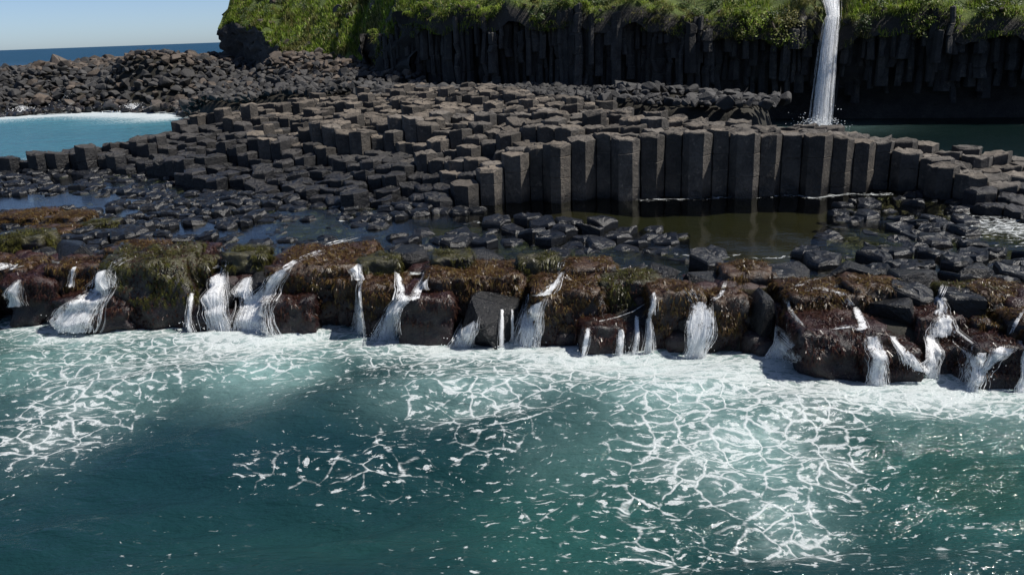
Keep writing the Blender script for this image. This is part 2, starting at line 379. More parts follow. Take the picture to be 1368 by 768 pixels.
TOPS = surf_pts([(-100, 222, 1.9), (20, 213, 1.9), (100, 206, 2.0), (180, 191, 2.2), (240, 174, 2.6), (300, 157, 3.0), (390, 141, 3.3), (500, 128, 3.7), (560, 122, 3.8), (670, 121, 3.85), (760, 140, 3.6), (850, 152, 3.5), (950, 162, 3.4),
    (1080, 167, 3.35), (1180, 181, 3.0), (1290, 197, 2.55), (1368, 213, 2.15), (1480, 248, 1.7), (200, 222, 1.6), (250, 207, 2.0), (350, 182, 2.7), (450, 167, 3.2), (550, 160, 3.5), (650, 158, 3.55), (750, 165, 3.5), (850, 168, 3.5),
    (300, 236, 1.5), (400, 226, 1.8), (500, 216, 2.1), (580, 208, 2.5), (650, 210, 2.85), (700, 200, 3.0), (740, 192, 3.2), (800, 182, 3.4), (870, 179, 3.45), (950, 175, 3.45), (1020, 174, 3.4), (1080, 177, 3.3), (1150, 187, 3.05), (1230, 206, 2.6), (1290, 224, 2.0), (1340, 236, 1.9), (1190, 196, 2.85), (1255, 212, 2.45), (1300, 238, 1.85), (1368, 258, 1.55), (1262, 226, 2.15), (1330, 280, 1.35), (1420, 290, 1.35),
    (350, 258, 1.3), (480, 264, 1.3), (560, 268, 1.4), (620, 262, 1.7), (520, 272, 1.3), (560, 250, 1.6), (595, 272, 1.4), (420, 245, 1.55), (610, 240, 2.0), (480, 235, 1.75), (540, 228, 2.05)])

SPIT = surf_pts([(-150, 97, 4.4), (0, 92, 4.5), (80, 86, 4.9), (140, 79, 5.2), (190, 68, 6.35), (215, 70, 6.1), (250, 74, 5.5), (320, 71, 5.5), (400, 71, 5.7), (450, 80, 5.2), (500, 86, 4.8), (540, 95, 4.4),
    (-150, 160, 0), (0, 155, 0), (60, 149, 0), (130, 148, 0), (200, 148, 0), (240, 151, 0.4), (-100, 120, 2.3), (0, 122, 2.2), (100, 115, 2.6), (200, 106, 3.2), (300, 111, 3.4), (400, 105, 4.0), (470, 110, 4.0),
    (270, 148, 1.0), (350, 131, 2.6), (450, 120, 3.4), (520, 115, 3.6), (560, 116, 3.7), (60, 135, 0.9), (160, 132, 1.1)])
SPIT_POLY = [un(x, y, z) for x, y, z in ((-250, 165, 0), (0, 157, 0), (130, 150, 0), (235, 152, 0), (262, 158, 0.9), (330, 142, 2.3), (400, 130, 3.0), (500, 121, 3.5), (575, 118, 3.7), (560, 90, 4.6), (500, 80, 5.0), (450, 74, 5.4), (400, 67, 5.9), (320, 68, 5.75))] + \
            [np.array(p) for p in ((-42, 132), (-60, 140), (-80, 135), (-110, 122))]
def coast(x):
    return np.interp(x, [-40, -34, -30, -22, -14, -10, -5, 1, 10, 20, 27, 40, 60, 90], [116, 112, 106, 93, 79, 69, 63.5, 60, 57, 55, 52.5, 49, 46, 44])
SCREE = surf_pts([(740, 128, 3.3), (800, 132, 3.2), (850, 116, 3.7), (900, 112, 3.9), (900, 142, 2.7), (950, 138, 2.2), (975, 160, 1.0), (640, 120, 3.5), (700, 122, 3.4)])
SCREE_POLY = [np.array(p) for p in ((-9.5, 53), (2, 51), (8, 44), (13, 41), (15.5, 46), (15, 51), (12, 55.5), (5, 58.5), (-3, 61), (-9, 66))]
SHELF = SEA_LINE + [np.array((28, 24)), np.array((24, 27))] + [np.array((10, 34)), np.array((4, 42)), np.array((0, 53)), np.array((-9, 53)), np.array((-18, 48)), np.array((-26, 43)), np.array((-36, 46)), np.array((-40, 36))]

# ---------------------------------------------------------------- ground under everything
gx = np.arange(-110, 62, 0.4); gy = np.arange(9, 142, 0.4)
GX, GY = np.meshgrid(gx, gy)
def blur(a, k):
    ker = np.ones(k) / k
    a = np.apply_along_axis(lambda r: np.convolve(np.pad(r, k // 2, mode='edge'), ker, 'valid'), 0, a)
    return np.apply_along_axis(lambda r: np.convolve(np.pad(r, k // 2, mode='edge'), ker, 'valid'), 1, a)
GZ = np.full(GX.shape, -3.0)
m = blur(in_poly(SHELF, GX, GY).astype(float), 3)
shelf_z = 0.5 + 0.45 * fbm(GX, GY, 0.35, 3, 3)
dl = seg_dist(SEA_LINE, GX, GY)
shelf_z = shelf_z + 0.15 * sstep(0.5, 1.0, dl) * (1 - sstep(1.6, 2.6, dl)) * (0.6 + 0.5 * fbm(GX, GY, 0.8, 3, 9))
GZ = np.where(m > 0.02, np.maximum(GZ, -3 + (shelf_z + 3) * m), GZ)
mc = blur(in_poly(CAUSEWAY, GX, GY).astype(float), 5)
GZ = np.maximum(GZ, -3 + 3.9 * mc)
ms = blur(in_poly(SPIT_POLY, GX, GY).astype(float), 5)
SZ = idw(SPIT, GX, GY) - 0.55 + 0.5 * (fbm(GX, GY, 0.5, 3, 5) - 0.5)
GZ = np.where(ms > 0.01, np.maximum(GZ, -3 + (SZ + 3) * ms), GZ)
mq = blur(in_poly(SCREE_POLY, GX, GY).astype(float), 5)
QZ = idw(SCREE, GX, GY) - 0.35
GZ = np.where(mq > 0.01, np.maximum(GZ, -3 + (QZ + 3) * mq), GZ)
ground_V = np.stack([GX, GY, GZ], -1).reshape(-1, 3)
ground_F = grid_faces(len(gx), len(gy))
ground = link('rock_shelf', mesh_np('rock_shelf', ground_V, ground_F, M['bed'], True)); tag(ground, kind='structure')
def ground_z(x, y):
    fx = (x - gx[0]) / 0.4; fy = (y - gy[0]) / 0.4; i = int(fx); j = int(fy); u = fx - i; v = fy - j
    return (GZ[j, i] * (1 - u) + GZ[j, i + 1] * u) * (1 - v) + (GZ[j + 1, i] * (1 - u) + GZ[j + 1, i + 1] * u) * v

# geometry collected for the water to run over
BV, BF = [], []
def collect(V, Fs):
    o = len(BV); BV.extend([tuple(map(float, v)) for v in V]); BF.extend([tuple(int(i) + o for i in f) for f in Fs])

# ---------------------------------------------------------------- basalt columns
def hex_seeds(poly, pitch, jit, ang=0.0):
    P = np.array(poly); lo = P.min(0) - 2; hi = P.max(0) + 2
    c = (lo + hi) / 2; R = np.hypot(*(hi - lo)) / 2 + pitch
    a1 = pitch * np.array([math.cos(math.pi / 6), 0.5]); a2 = pitch * np.array([0, 1.0]); n = int(R / pitch * 1.2) + 2
    ca, sa = math.cos(ang), math.sin(ang); out = []
    for i in range(-n, n + 1):
        for j in range(-2 * n, 2 * n + 1):
            p = i * a1 + j * a2
            if abs(p[0]) > R or abs(p[1]) > R: continue
            p = np.array([ca * p[0] - sa * p[1], sa * p[0] + ca * p[1]]) + c
            out.append(p)
    out = np.array(out); out += rng.uniform(-jit, jit, out.shape) * pitch
    return out

def voronoi_cell(i, S, pitch):
    p = S[i]; d = np.hypot(S[:, 0] - p[0], S[:, 1] - p[1])
    nb = np.where((d < pitch * 2.3) & (d > 1e-6))[0]; nb = nb[np.argsort(d[nb])]
    r = pitch * 0.85
    cell = [p + r * np.array([math.cos(a), math.sin(a)]) for a in np.linspace(0, 2 * math.pi, 13)[:-1]]
    for k in nb:
        mdp = (p + S[k]) / 2; nrm = S[k] - p; new = []
        for q in range(len(cell)):
            a, b = cell[q], cell[(q + 1) % len(cell)]
            da, db = (a - mdp) @ nrm, (b - mdp) @ nrm
            if da <= 0: new.append(a)
            if (da < 0) != (db < 0) and abs(da - db) > 1e-9: new.append(a + (b - a) * da / (da - db))
        cell = new
        if len(cell) < 3: return None
    # drop tiny edges
    out = []
    for q in range(len(cell)):
        if np.hypot(*(cell[q] - cell[q - 1])) > pitch * 0.09: out.append(cell[q])
    return out if len(out) >= 4 else None

def column_mesh(cell, zb, zt, rnd, gap=0.02, bev=0.05, joints=True, tilt=0.05, lean=(0, 0), rough=0.03, joff=0.012):
    """an upright prism on the outline `cell`, its rim rounded, its top uneven, cracked across where the column parted"""
    C = np.mean(cell, 0)
    pts = []
    n = len(cell)
    for k in range(n):
        a, b = cell[k], cell[(k + 1) % n]
        pts.append(a); pts.append((a + b) / 2)
    pts = np.array(pts) - C
    rr = np.hypot(pts[:, 0], pts[:, 1])[:, None]
    pts = pts * (1 - gap / np.maximum(rr, .05))
    for k in range(0, len(pts), 2):  # soften the arris a little
        pts[k] = pts[k] * 0.97 + 0.015 * (pts[k - 1] + pts[(k + 1) % len(pts)])
    m_ = len(pts); V, Fs = [], []
    def ring(z, sc=1.0, off=(0, 0), jit=0.0, tiltv=(0, 0), dz=None):
        s0 = len(V)
        for k in range(m_):
            q = pts[k] * sc + np.array(off) + np.array([rnd.uniform(-jit, jit), rnd.uniform(-jit, jit)])
            V.append((q[0] + C[0], q[1] + C[1], z + q[0] * tiltv[0] + q[1] * tiltv[1] + (dz[k] if dz is not None else 0)))
        return s0
    def bridge(a, b):
        for k in range(m_):
            k2 = (k + 1) % m_; Fs.append((a + k, a + k2, b + k2, b + k))
    R = float(np.mean(rr))
    prev = ring(zb, 1.0, (-lean[0] * (zt - zb), -lean[1] * (zt - zb)))
    if joints:
        z = zt - rnd.uniform(0.35, 1.0)
        zs = []
        while z > zb + 0.5: zs.append(z); z -= rnd.uniform(0.4, 1.5)
        for z in reversed(zs):
            if rnd.random() < 0.4: continue
            off = (rnd.uniform(-joff, joff), rnd.uniform(-joff, joff))
            tv = (rnd.uniform(-.08, .08), rnd.uniform(-.08, .08))
            ka = 1.0 if joff < .05 else rnd.uniform(.82, 1.12)
            a = ring(z - 0.022, ka, off, 0.008, tv); bridge(prev, a)
            b = ring(z - 0.006, 0.965, off, 0.008, tv); bridge(a, b)
            c = ring(z + 0.022, 1.0 if joff < .05 else rnd.uniform(.82, 1.12), (off[0] + rnd.uniform(-joff, joff), off[1] + rnd.uniform(-joff, joff)), 0.008, tv); bridge(b, c); prev = c
    tv = (rnd.uniform(-tilt, tilt), rnd.uniform(-tilt, tilt))
    dz = [rnd.uniform(-rough, rough) * 1.3 for _ in range(m_)]
    if rnd.random() < 0.3:
        k = rnd.randrange(m_); dz[k] -= rnd.uniform(0.04, 0.16); dz[(k + 1) % m_] -= rnd.uniform(0.02, 0.12)
    a = ring(zt - bev, 1.0, (0, 0), 0.01, tv, dz); bridge(prev, a)
    b = ring(zt - bev * 0.25, 1 - 0.55 * bev / R, (0, 0), 0.01, tv, dz); bridge(a, b)
    dome = rnd.uniform(-0.05, 0.06)
    dz2 = [d * 0.6 + rnd.uniform(-rough, rough) for d in dz]
    c = ring(zt + dome * 0.5, 0.78, (0, 0), 0.03, tv, dz2); bridge(b, c)
    dz3 = [rnd.uniform(-rough, rough) for d in dz]
    e = ring(zt + dome, 0.4, (0, 0), 0.03, tv, dz3); bridge(c, e)
    ce = len(V); V.append((C[0] + rnd.uniform(-.05, .05), C[1], zt + dome + rnd.uniform(-rough, rough)))
    for k in range(m_): Fs.append((e + k, e + (k + 1) % m_, ce))
    return V, Fs, (C[0], C[1], zb)

def screen_size(x, y, z, r):
    v = np.array([x, y, z - CH]); D = v @ FW
    if D < 1: return 0
    px = PW / 2 + F * (v @ RT) / D; py = PH / 2 - F * (v @ UP) / D
    if not (-20 < px < PW + 20 and -20 < py < PH + 20): return 0.0
    return r * F / D

def emit_columns(items, parent, name, mat, stuff_name, limit=300, origin=(0, 0, 0), matfun=None):
    """items: (size, V, F). The largest `limit` become parts of their own, the rest one part of kind stuff."""
    items.sort(key=lambda q: -q[0])
    ox = Vector(origin)
    for k, (s, V, Fs, b) in enumerate(items[:limit]):
        bb = np.array(b)
        me = mesh_np(name, np.array(V) - bb, Fs, matfun(b, V) if matfun else mat)
        o = link(name, me, parent, Vector(bb) - ox)
    rest = items[limit:]
    if rest:
        AV, AF, AM = [], [], []
        for s, V, Fs, b in rest:
            o = len(AV); AV.extend(V); AF.extend([tuple(i + o for i in f) for f in Fs]); AM.extend([int(bool(matfun) and matfun(b, V) is not mat)] * len(Fs))
        me = mesh_np(stuff_name, np.array(AV) - np.array(origin), AF, mat)
        if matfun: me.materials.append(M['damp_basalt']); me.polygons.foreach_set('material_index', np.array(AM, np.int32))
        tag(link(stuff_name, me, parent), kind='stuff')

rnd = random.Random(11)
cw_loc = (3.0, 30.0, 0.9)
causeway = link('basalt_causeway', None, None, cw_loc)
tag(causeway, 'raised causeway of stepped hexagonal basalt columns curving between the pool and the cliff', 'rock formation')
S = hex_seeds(CAUSEWAY, 0.92, 0.10, math.radians(-12))
inside = in_poly(CAUSEWAY, S[:, 0], S[:, 1])
H = idw(TOPS, S[:, 0], S[:, 1], 3.5)
step = fbm(S[:, 0], S[:, 1], 0.25, 3, 21) - 0.5
dfoot = seg_dist(FOOT[8:13], S[:, 0], S[:, 1])
items = []
for i in np.where(inside)[0]:
    cell = voronoi_cell(i, S, 0.92)
    if cell is None: continue
    x, y = S[i]
    wall = dfoot[i] < 1.4 and x > 0
    h = H[i] + (rnd.uniform(-0.07, 0.07) if wall else rnd.gauss(0, 0.2 if x < 7 else 0.08) * (1 if H[i] > 1.9 else 0.6) + 0.35 * step[i])
    if not wall and x < 7 and rnd.random() < 0.05: h += rnd.uniform(0.15, 0.4)
    zb = 0.3 if h - 0.3 < 3.2 and dfoot[i] < 4 else max(0.3, h - 2.6)
    h = max(h, 0.9)
    V, Fs, b = column_mesh(cell, zb, h, rnd, gap=rnd.uniform(0.012, 0.035), bev=rnd.uniform(0.02, 0.06), tilt=0.06 if wall else 0.14, rough=0.04)
    items.append((screen_size(x, y, h, 0.5), V, Fs, b))
    if y < 34: collect(V, Fs)
def column_mat(b, V):
    zt = max(v[2] for v in V); return M['damp_basalt'] if b[0] < -16.5 and zt < 2.9 or b[0] < 0 and zt + 0.055 * (b[0] + 8) + 0.25 * math.sin(b[0] * 7.7 + b[1] * 3.1) < 2.65 or b[0] > 14 and zt < 1.9 else M['basalt']
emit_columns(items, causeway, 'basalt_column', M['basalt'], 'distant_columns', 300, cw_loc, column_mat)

# ---------------------------------------------------------------- low wet pavement round the pool
POOL_Z = 1.22
LEFT_P = [un(x, y, 1.2) for x, y in ((-250, 240), (-120, 239), (0, 233), (100, 230), (200, 232), (290, 255), (360, 269), (480, 280), (600, 279), (640, 284), (540, 296), (505, 305), (490, 328), (400, 338), (200, 346), (0, 340), (-300, 320))]
LEFT_OPEN = [[un(x, y, 1.2) for x, y in q] for q in (((215, 306), (270, 303), (340, 307), (490, 309), (470, 319), (330, 320), (200, 314)), ((-60, 266), (60, 260), (150, 266), (130, 278), (20, 283), (-80, 280)), ((60, 238), (110, 236), (105, 248), (70, 250)))]
RIGHT_P = [un(x, y, 1.2) for x, y in ((1150, 262), (1200, 257), (1300, 252), (1368, 264), (1480, 305), (1600, 350), (1640, 450), (1368, 432), (1240, 412), (1120, 398), (1000, 380), (975, 350), (1060, 338), (1100, 322), (1085, 300), (1110, 278))]
RIGHT_OPEN = [[un(x, y, 1.2) for x, y in q] for q in (((1305, 282), (1400, 270), (1470, 330), (1368, 345), (1310, 322)), ((1000, 340), (1080, 345), (1060, 362), (990, 362)))]
MID_P = [un(x, y, 1.2) for x, y in ((600, 312), (640, 300), (700, 298), (880, 306), (950, 322), (960, 345), (1000, 372), (900, 376), (760, 366), (640, 360), (560, 352), (500, 348), (490, 325), (560, 312))]
def pavement(name, label, poly, opens, pitch, hlo, hhi, keep, seed, tilt=0.22):
    r = random.Random(seed)
    S = hex_seeds(poly, pitch, 0.19, r.uniform(0, 1))
    ins = in_poly(poly, S[:, 0], S[:, 1]); op = np.zeros(len(S), bool)
    for q in opens: op |= in_poly(q, S[:, 0], S[:, 1])
    nz = fbm(S[:, 0], S[:, 1], 0.3, 3, seed)
    loc = (float(np.mean([p[0] for p in poly])), float(np.mean([p[1] for p in poly])), 0.4)
    root = link(name, None, None, loc); tag(root, label, 'rock formation')
    its = []
    for i in np.where(ins)[0]:
        if op[i]:
            if r.random() > 0.16: continue
            h = POOL_Z + r.uniform(-0.25, 0.05)
        else:
            if r.random() > keep: continue
            h = r.uniform(hlo, hhi) + (nz[i] - 0.5) * 0.5
        cell = voronoi_cell(i, S, pitch)
        if cell is None: continue
        C = np.mean(cell, 0); sc = r.uniform(0.86, 1.0); cell = [C + (q - C) * sc for q in cell]
        V, Fs, b = column_mesh(cell, 0.25, h, r, gap=r.uniform(0.01, 0.05), bev=r.uniform(0.05, 0.11), joints=False, tilt=tilt, rough=0.03)
        its.append((screen_size(S[i][0], S[i][1], h, pitch / 2), V, Fs, b)); collect(V, Fs)
    emit_columns(its, root, 'basalt_column', M['wet_basalt'], 'small_columns', 300, loc)
    return root
pavement('wet_pavement', 'low wet black basalt pavement with puddles, below the causeway beside the seaweed ledge', LEFT_P, LEFT_OPEN, 0.74, 1.22, 1.44, 1.0, 31, 0.12)
pavement('wet_pavement', 'glistening black basalt pavement where the causeway runs down at its curved end', RIGHT_P, RIGHT_OPEN, 0.86, 1.1, 1.45, 0.92, 32)
pavement('rock_bar', 'row of tilted black wet column stumps standing across the open pool', MID_P, [[un(x, y, 1.2) for x, y in q] for q in (((905, 322), (960, 324), (960, 338), (905, 336)), ((640, 345), (760, 346), (760, 354), (650, 352)))], 0.9, 1.12, 1.44, 0.93, 33, 0.25)

# ---------------------------------------------------------------- boulders
def angular_mesh(name, r, mat, squash=0.75):
    bm = bmesh.new(); n = r.randint(11, 17)
    for _ in range(n):
        v = Vector((r.gauss(0, 1), r.gauss(0, 1), r.gauss(0, 1))); mx = max(abs(v.x), abs(v.y), abs(v.z))
        v = v.normalized().lerp(v / mx, 0.55)
        bm.verts.new((v.x * 0.55 * r.uniform(.85, 1.1), v.y * 0.5, v.z * 0.5 * squash))
    bmesh.ops.convex_hull(bm, input=bm.verts)
    for v in [v for v in bm.verts if not v.link_faces]: bm.verts.remove(v)
    bmesh.ops.dissolve_limit(bm, angle_limit=math.radians(12), verts=bm.verts, edges=bm.edges)
    bmesh.ops.bevel(bm, geom=list(bm.edges), offset=0.05, segments=2, profile=0.6, affect='EDGES')
    for v in bm.verts: v.co += Vector((r.uniform(-1, 1), r.uniform(-1, 1), r.uniform(-1, 1))) * 0.008
    me = bpy.data.meshes.new(name); bm.to_mesh(me); bm.free(); me.materials.append(mat); return me
rb = random.Random(5)
ANG = {k: [angular_mesh('boulder', rb, M[k], rb.uniform(0.6, 0.95)) for _ in range(10)] for k in ('boulder', 'brown_boulder')}
def raw(me):
    v = np.empty(len(me.vertices) * 3); me.vertices.foreach_get('co', v)
    return v.reshape(-1, 3), [tuple(p.vertices) for p in me.polygons]
RAW = {k: [raw(m) for m in v] for k, v in ANG.items()}

def scatter(poly, zfun, dens_fun, size_fun, seed):
    r = random.Random(seed); P = np.array(poly); lo, hi = P.min(0), P.max(0); out = []; cells = {}
    area = (hi[0] - lo[0]) * (hi[1] - lo[1])
    g = np.random.default_rng(seed); N = int(area * 14); CX = g.uniform(lo[0], hi[0], N); CY = g.uniform(lo[1], hi[1], N)
    okk = in_poly(poly, CX, CY)
    for x, y in zip(CX[okk].tolist(), CY[okk].tolist()):
        s = size_fun(x, y, r)
        k = (int(x // 1.5), int(y // 1.5)); bad = False
        for a in (-1, 0, 1):
            for b in (-1, 0, 1):
                for (qx, qy, qs) in cells.get((k[0] + a, k[1] + b), ()):
                    if math.hypot(x - qx, y - qy) < 0.36 * (s + qs): bad = True; break
                if bad: break
            if bad: break
        if bad: continue
        cells.setdefault(k, []).append((x, y, s)); out.append((x, y, s))
    return out

def place_boulders(spots, zfun, kindfun, limit, labels, stuff_label, seed, cat='boulder', sizes=(1.5, 1.0), spot=None):
    r = random.Random(seed); lst = []
    for (x, y, s) in spots:
        z = zfun(x, y); k, key = kindfun(x, y, z, r)
        lst.append((screen_size(x, y, z, s), x, y, z, s, k, key, r.randrange(10), (r.uniform(-.5, .5), r.uniform(-.5, .5), r.uniform(0, 6.28))))
    lst.sort(key=lambda q: -q[0])
    rest = {}
    for n, (px, x, y, z, s, k, key, v, rot) in enumerate(lst):
        Mx = Matrix.Translation((x, y, z + s * 0.12)) @ Vector.Fill(3, 0).to_track_quat('Z', 'Y').to_matrix().to_4x4() if False else Matrix.Translation((x, y, z + s * 0.12))
        from_e = __import__('mathutils').Euler(rot).to_matrix().to_4x4()
        Mx = Mx @ from_e @ Matrix.Scale(s, 4)
        if n < limit and px > 0:
            o = link('boulder', ANG[k][v]); o.matrix_world = Mx
            sz = 'big' if s > sizes[0] else 'small' if s < sizes[1] else 'mid-sized'
            tag(o, sz + ' ' + labels[key][0] + (', ' + spot(x, y, z) if spot else ''), cat, sz + ' ' + labels[key][1] + (' ' + spot(x, y, z) if spot else ''))
        else:
            V, Fs = RAW[k][v]; A = np.array(Mx)
            AV, AF, n0 = rest.setdefault(k, ([], [], [0]))
            AV.append(V @ A[:3, :3].T + A[:3, 3]); AF.extend([tuple(i + n0[0] for i in f) for f in Fs]); n0[0] += len(V)
    for k, (AV, AF, n0) in rest.items():
        o = link('rubble', mesh_np('rubble', np.concatenate(AV), AF, M[k])); tag(o, stuff_label[k], 'rubble', kind='stuff')

def spit_z(x, y):
    return float(idw(SPIT, np.array([x]), np.array([y]))[0]) - 0.25
def spit_size(x, y, r):
    base = np.interp(y, [50, 70, 95, 120], [0.6, 0.75, 1.1, 1.25]); return base * math.exp(r.gauss(-0.15, 0.3))
def spit_kind(x, y, z, r):
    if z < 1.0 and y > 80: return ('brown_boulder', 'foot') if r.random() < 0.6 else ('boulder', 'foot')
    if z > 4.3 and r.random() < 0.7 or r.random() < 0.1: return ('brown_boulder', 'crest')
    return ('boulder', 'mid')
def spit_spot(x, y, z):
    return 'beside the causeway' if y < 70 else 'just below the headland grass' if x > -27 and z > 4.2 else 'below the dark crag' if x > -38 else 'at the seaward end' if x < -55 else 'across the inlet'
spots = scatter(SPIT_POLY, spit_z, None, spit_size, 77)
place_boulders(spots, spit_z, spit_kind, 135, {
    'foot': ('stained boulder in surf at the foot of the spit', 'boulders along the surf line of the spit'),
    'crest': ('brown weathered boulder on the rocky spit', 'brown boulders of the spit'),
    'mid': ('angular dark grey boulder piled on the rocky spit', 'grey boulders of the spit')},
    {'boulder': 'small dark grey rubble filling the rocky spit between its boulders', 'brown_boulder': 'small brown weathered rubble along the rocky spit'}, 78, sizes=(1.3, 0.85), spot=spit_spot)

def scree_z(x, y): return float(idw(SCREE, np.array([x]), np.array([y]))[0]) - 0.1
spots = scatter(SCREE_POLY, scree_z, None, lambda x, y, r: 0.55 * math.exp(r.gauss(0, 0.35)), 79)
place_boulders(spots, scree_z, lambda x, y, z, r: ('boulder', 'a'), 40, {'a': ('fallen grey rock in the scree between causeway and dark cliff', 'fallen rocks at the cliff foot')},
    {'boulder': 'loose grey scree lying at the foot of the dark cliff', 'brown_boulder': 'loose scree'}, 80, sizes=(0.85, 0.6))

# ---------------------------------------------------------------- seaweed ledge
def round_rock(r, w, d, h, box=0.45, seed=0, sub=4):
    bm = bmesh.new(); bmesh.ops.create_icosphere(bm, subdivisions=sub, radius=1.0)
    so = Vector((r.uniform(-50, 50), r.uniform(-50, 50), r.uniform(-50, 50)))
    for v in bm.verts:
        c = v.co.copy(); mx = max(abs(c.x), abs(c.y), abs(c.z)); c = c.lerp(c / mx, box)
        n = noise.fractal(c * 1.1 + so, 1.0, 2.0, 3) * 0.16 + noise.fractal(c * 4 + so, 0.9, 2.0, 3) * 0.08
        cellv = noise.noise(c * 2.1 - so) * 0.12
        c = c * (1 + n + cellv)
        v.co = Vector((c.x * w / 2, c.y * d / 2, c.z * h / 2))
    me = bpy.data.meshes.new('boulder'); bm.to_mesh(me); bm.free()
    me.polygons.foreach_set('use_smooth', np.ones(len(me.polygons), bool)); return me

def seaweed(me, r, mat, n, zmin, ln=0.16, gate=-0.18):
    """fronds lying on the rock and hanging down its sides"""
    V, Fs = [], []
    polys = [p for p in me.polygons if p.normal.z > -0.25 and p.center.z > zmin]
    if not polys: return None
    so = Vector((r.uniform(-50, 50),) * 3)
    for _ in range(n):
        p = r.choice(polys); c = p.center.copy(); nn = p.normal.copy()
        if noise.noise(c * 2.3 + so) < gate: continue
        down = Vector((r.uniform(-.45, .45), r.uniform(-.45, .45) - 0.15, -1)); tdir = down - nn * down.dot(nn)
        if tdir.length < 0.05: tdir = Vector((r.uniform(-1, 1), -1, 0))
        tdir.normalize(); side = nn.cross(tdir).normalized()
        L = ln * r.uniform(0.5, 1.5); w = r.uniform(0.004, 0.009)
        p0 = c + nn * 0.0; p1 = c + tdir * L * 0.5 + nn * r.uniform(0.02, 0.06); p2 = c + tdir * L + nn * r.uniform(-0.01, 0.035) + side * r.uniform(-.04, .04)
        b = len(V)
        V += [p0 - side * w * .6, p0 + side * w * .6, p1 - side * w, p1 + side * w, p2 - side * w * .3, p2 + side * w * .3]
        Fs += [(b, b + 1, b + 3, b + 2), (b + 2, b + 3, b + 5, b + 4)]
    if not V: return None
    return mesh_np('seaweed', np.array([tuple(v) for v in V]), Fs, mat)

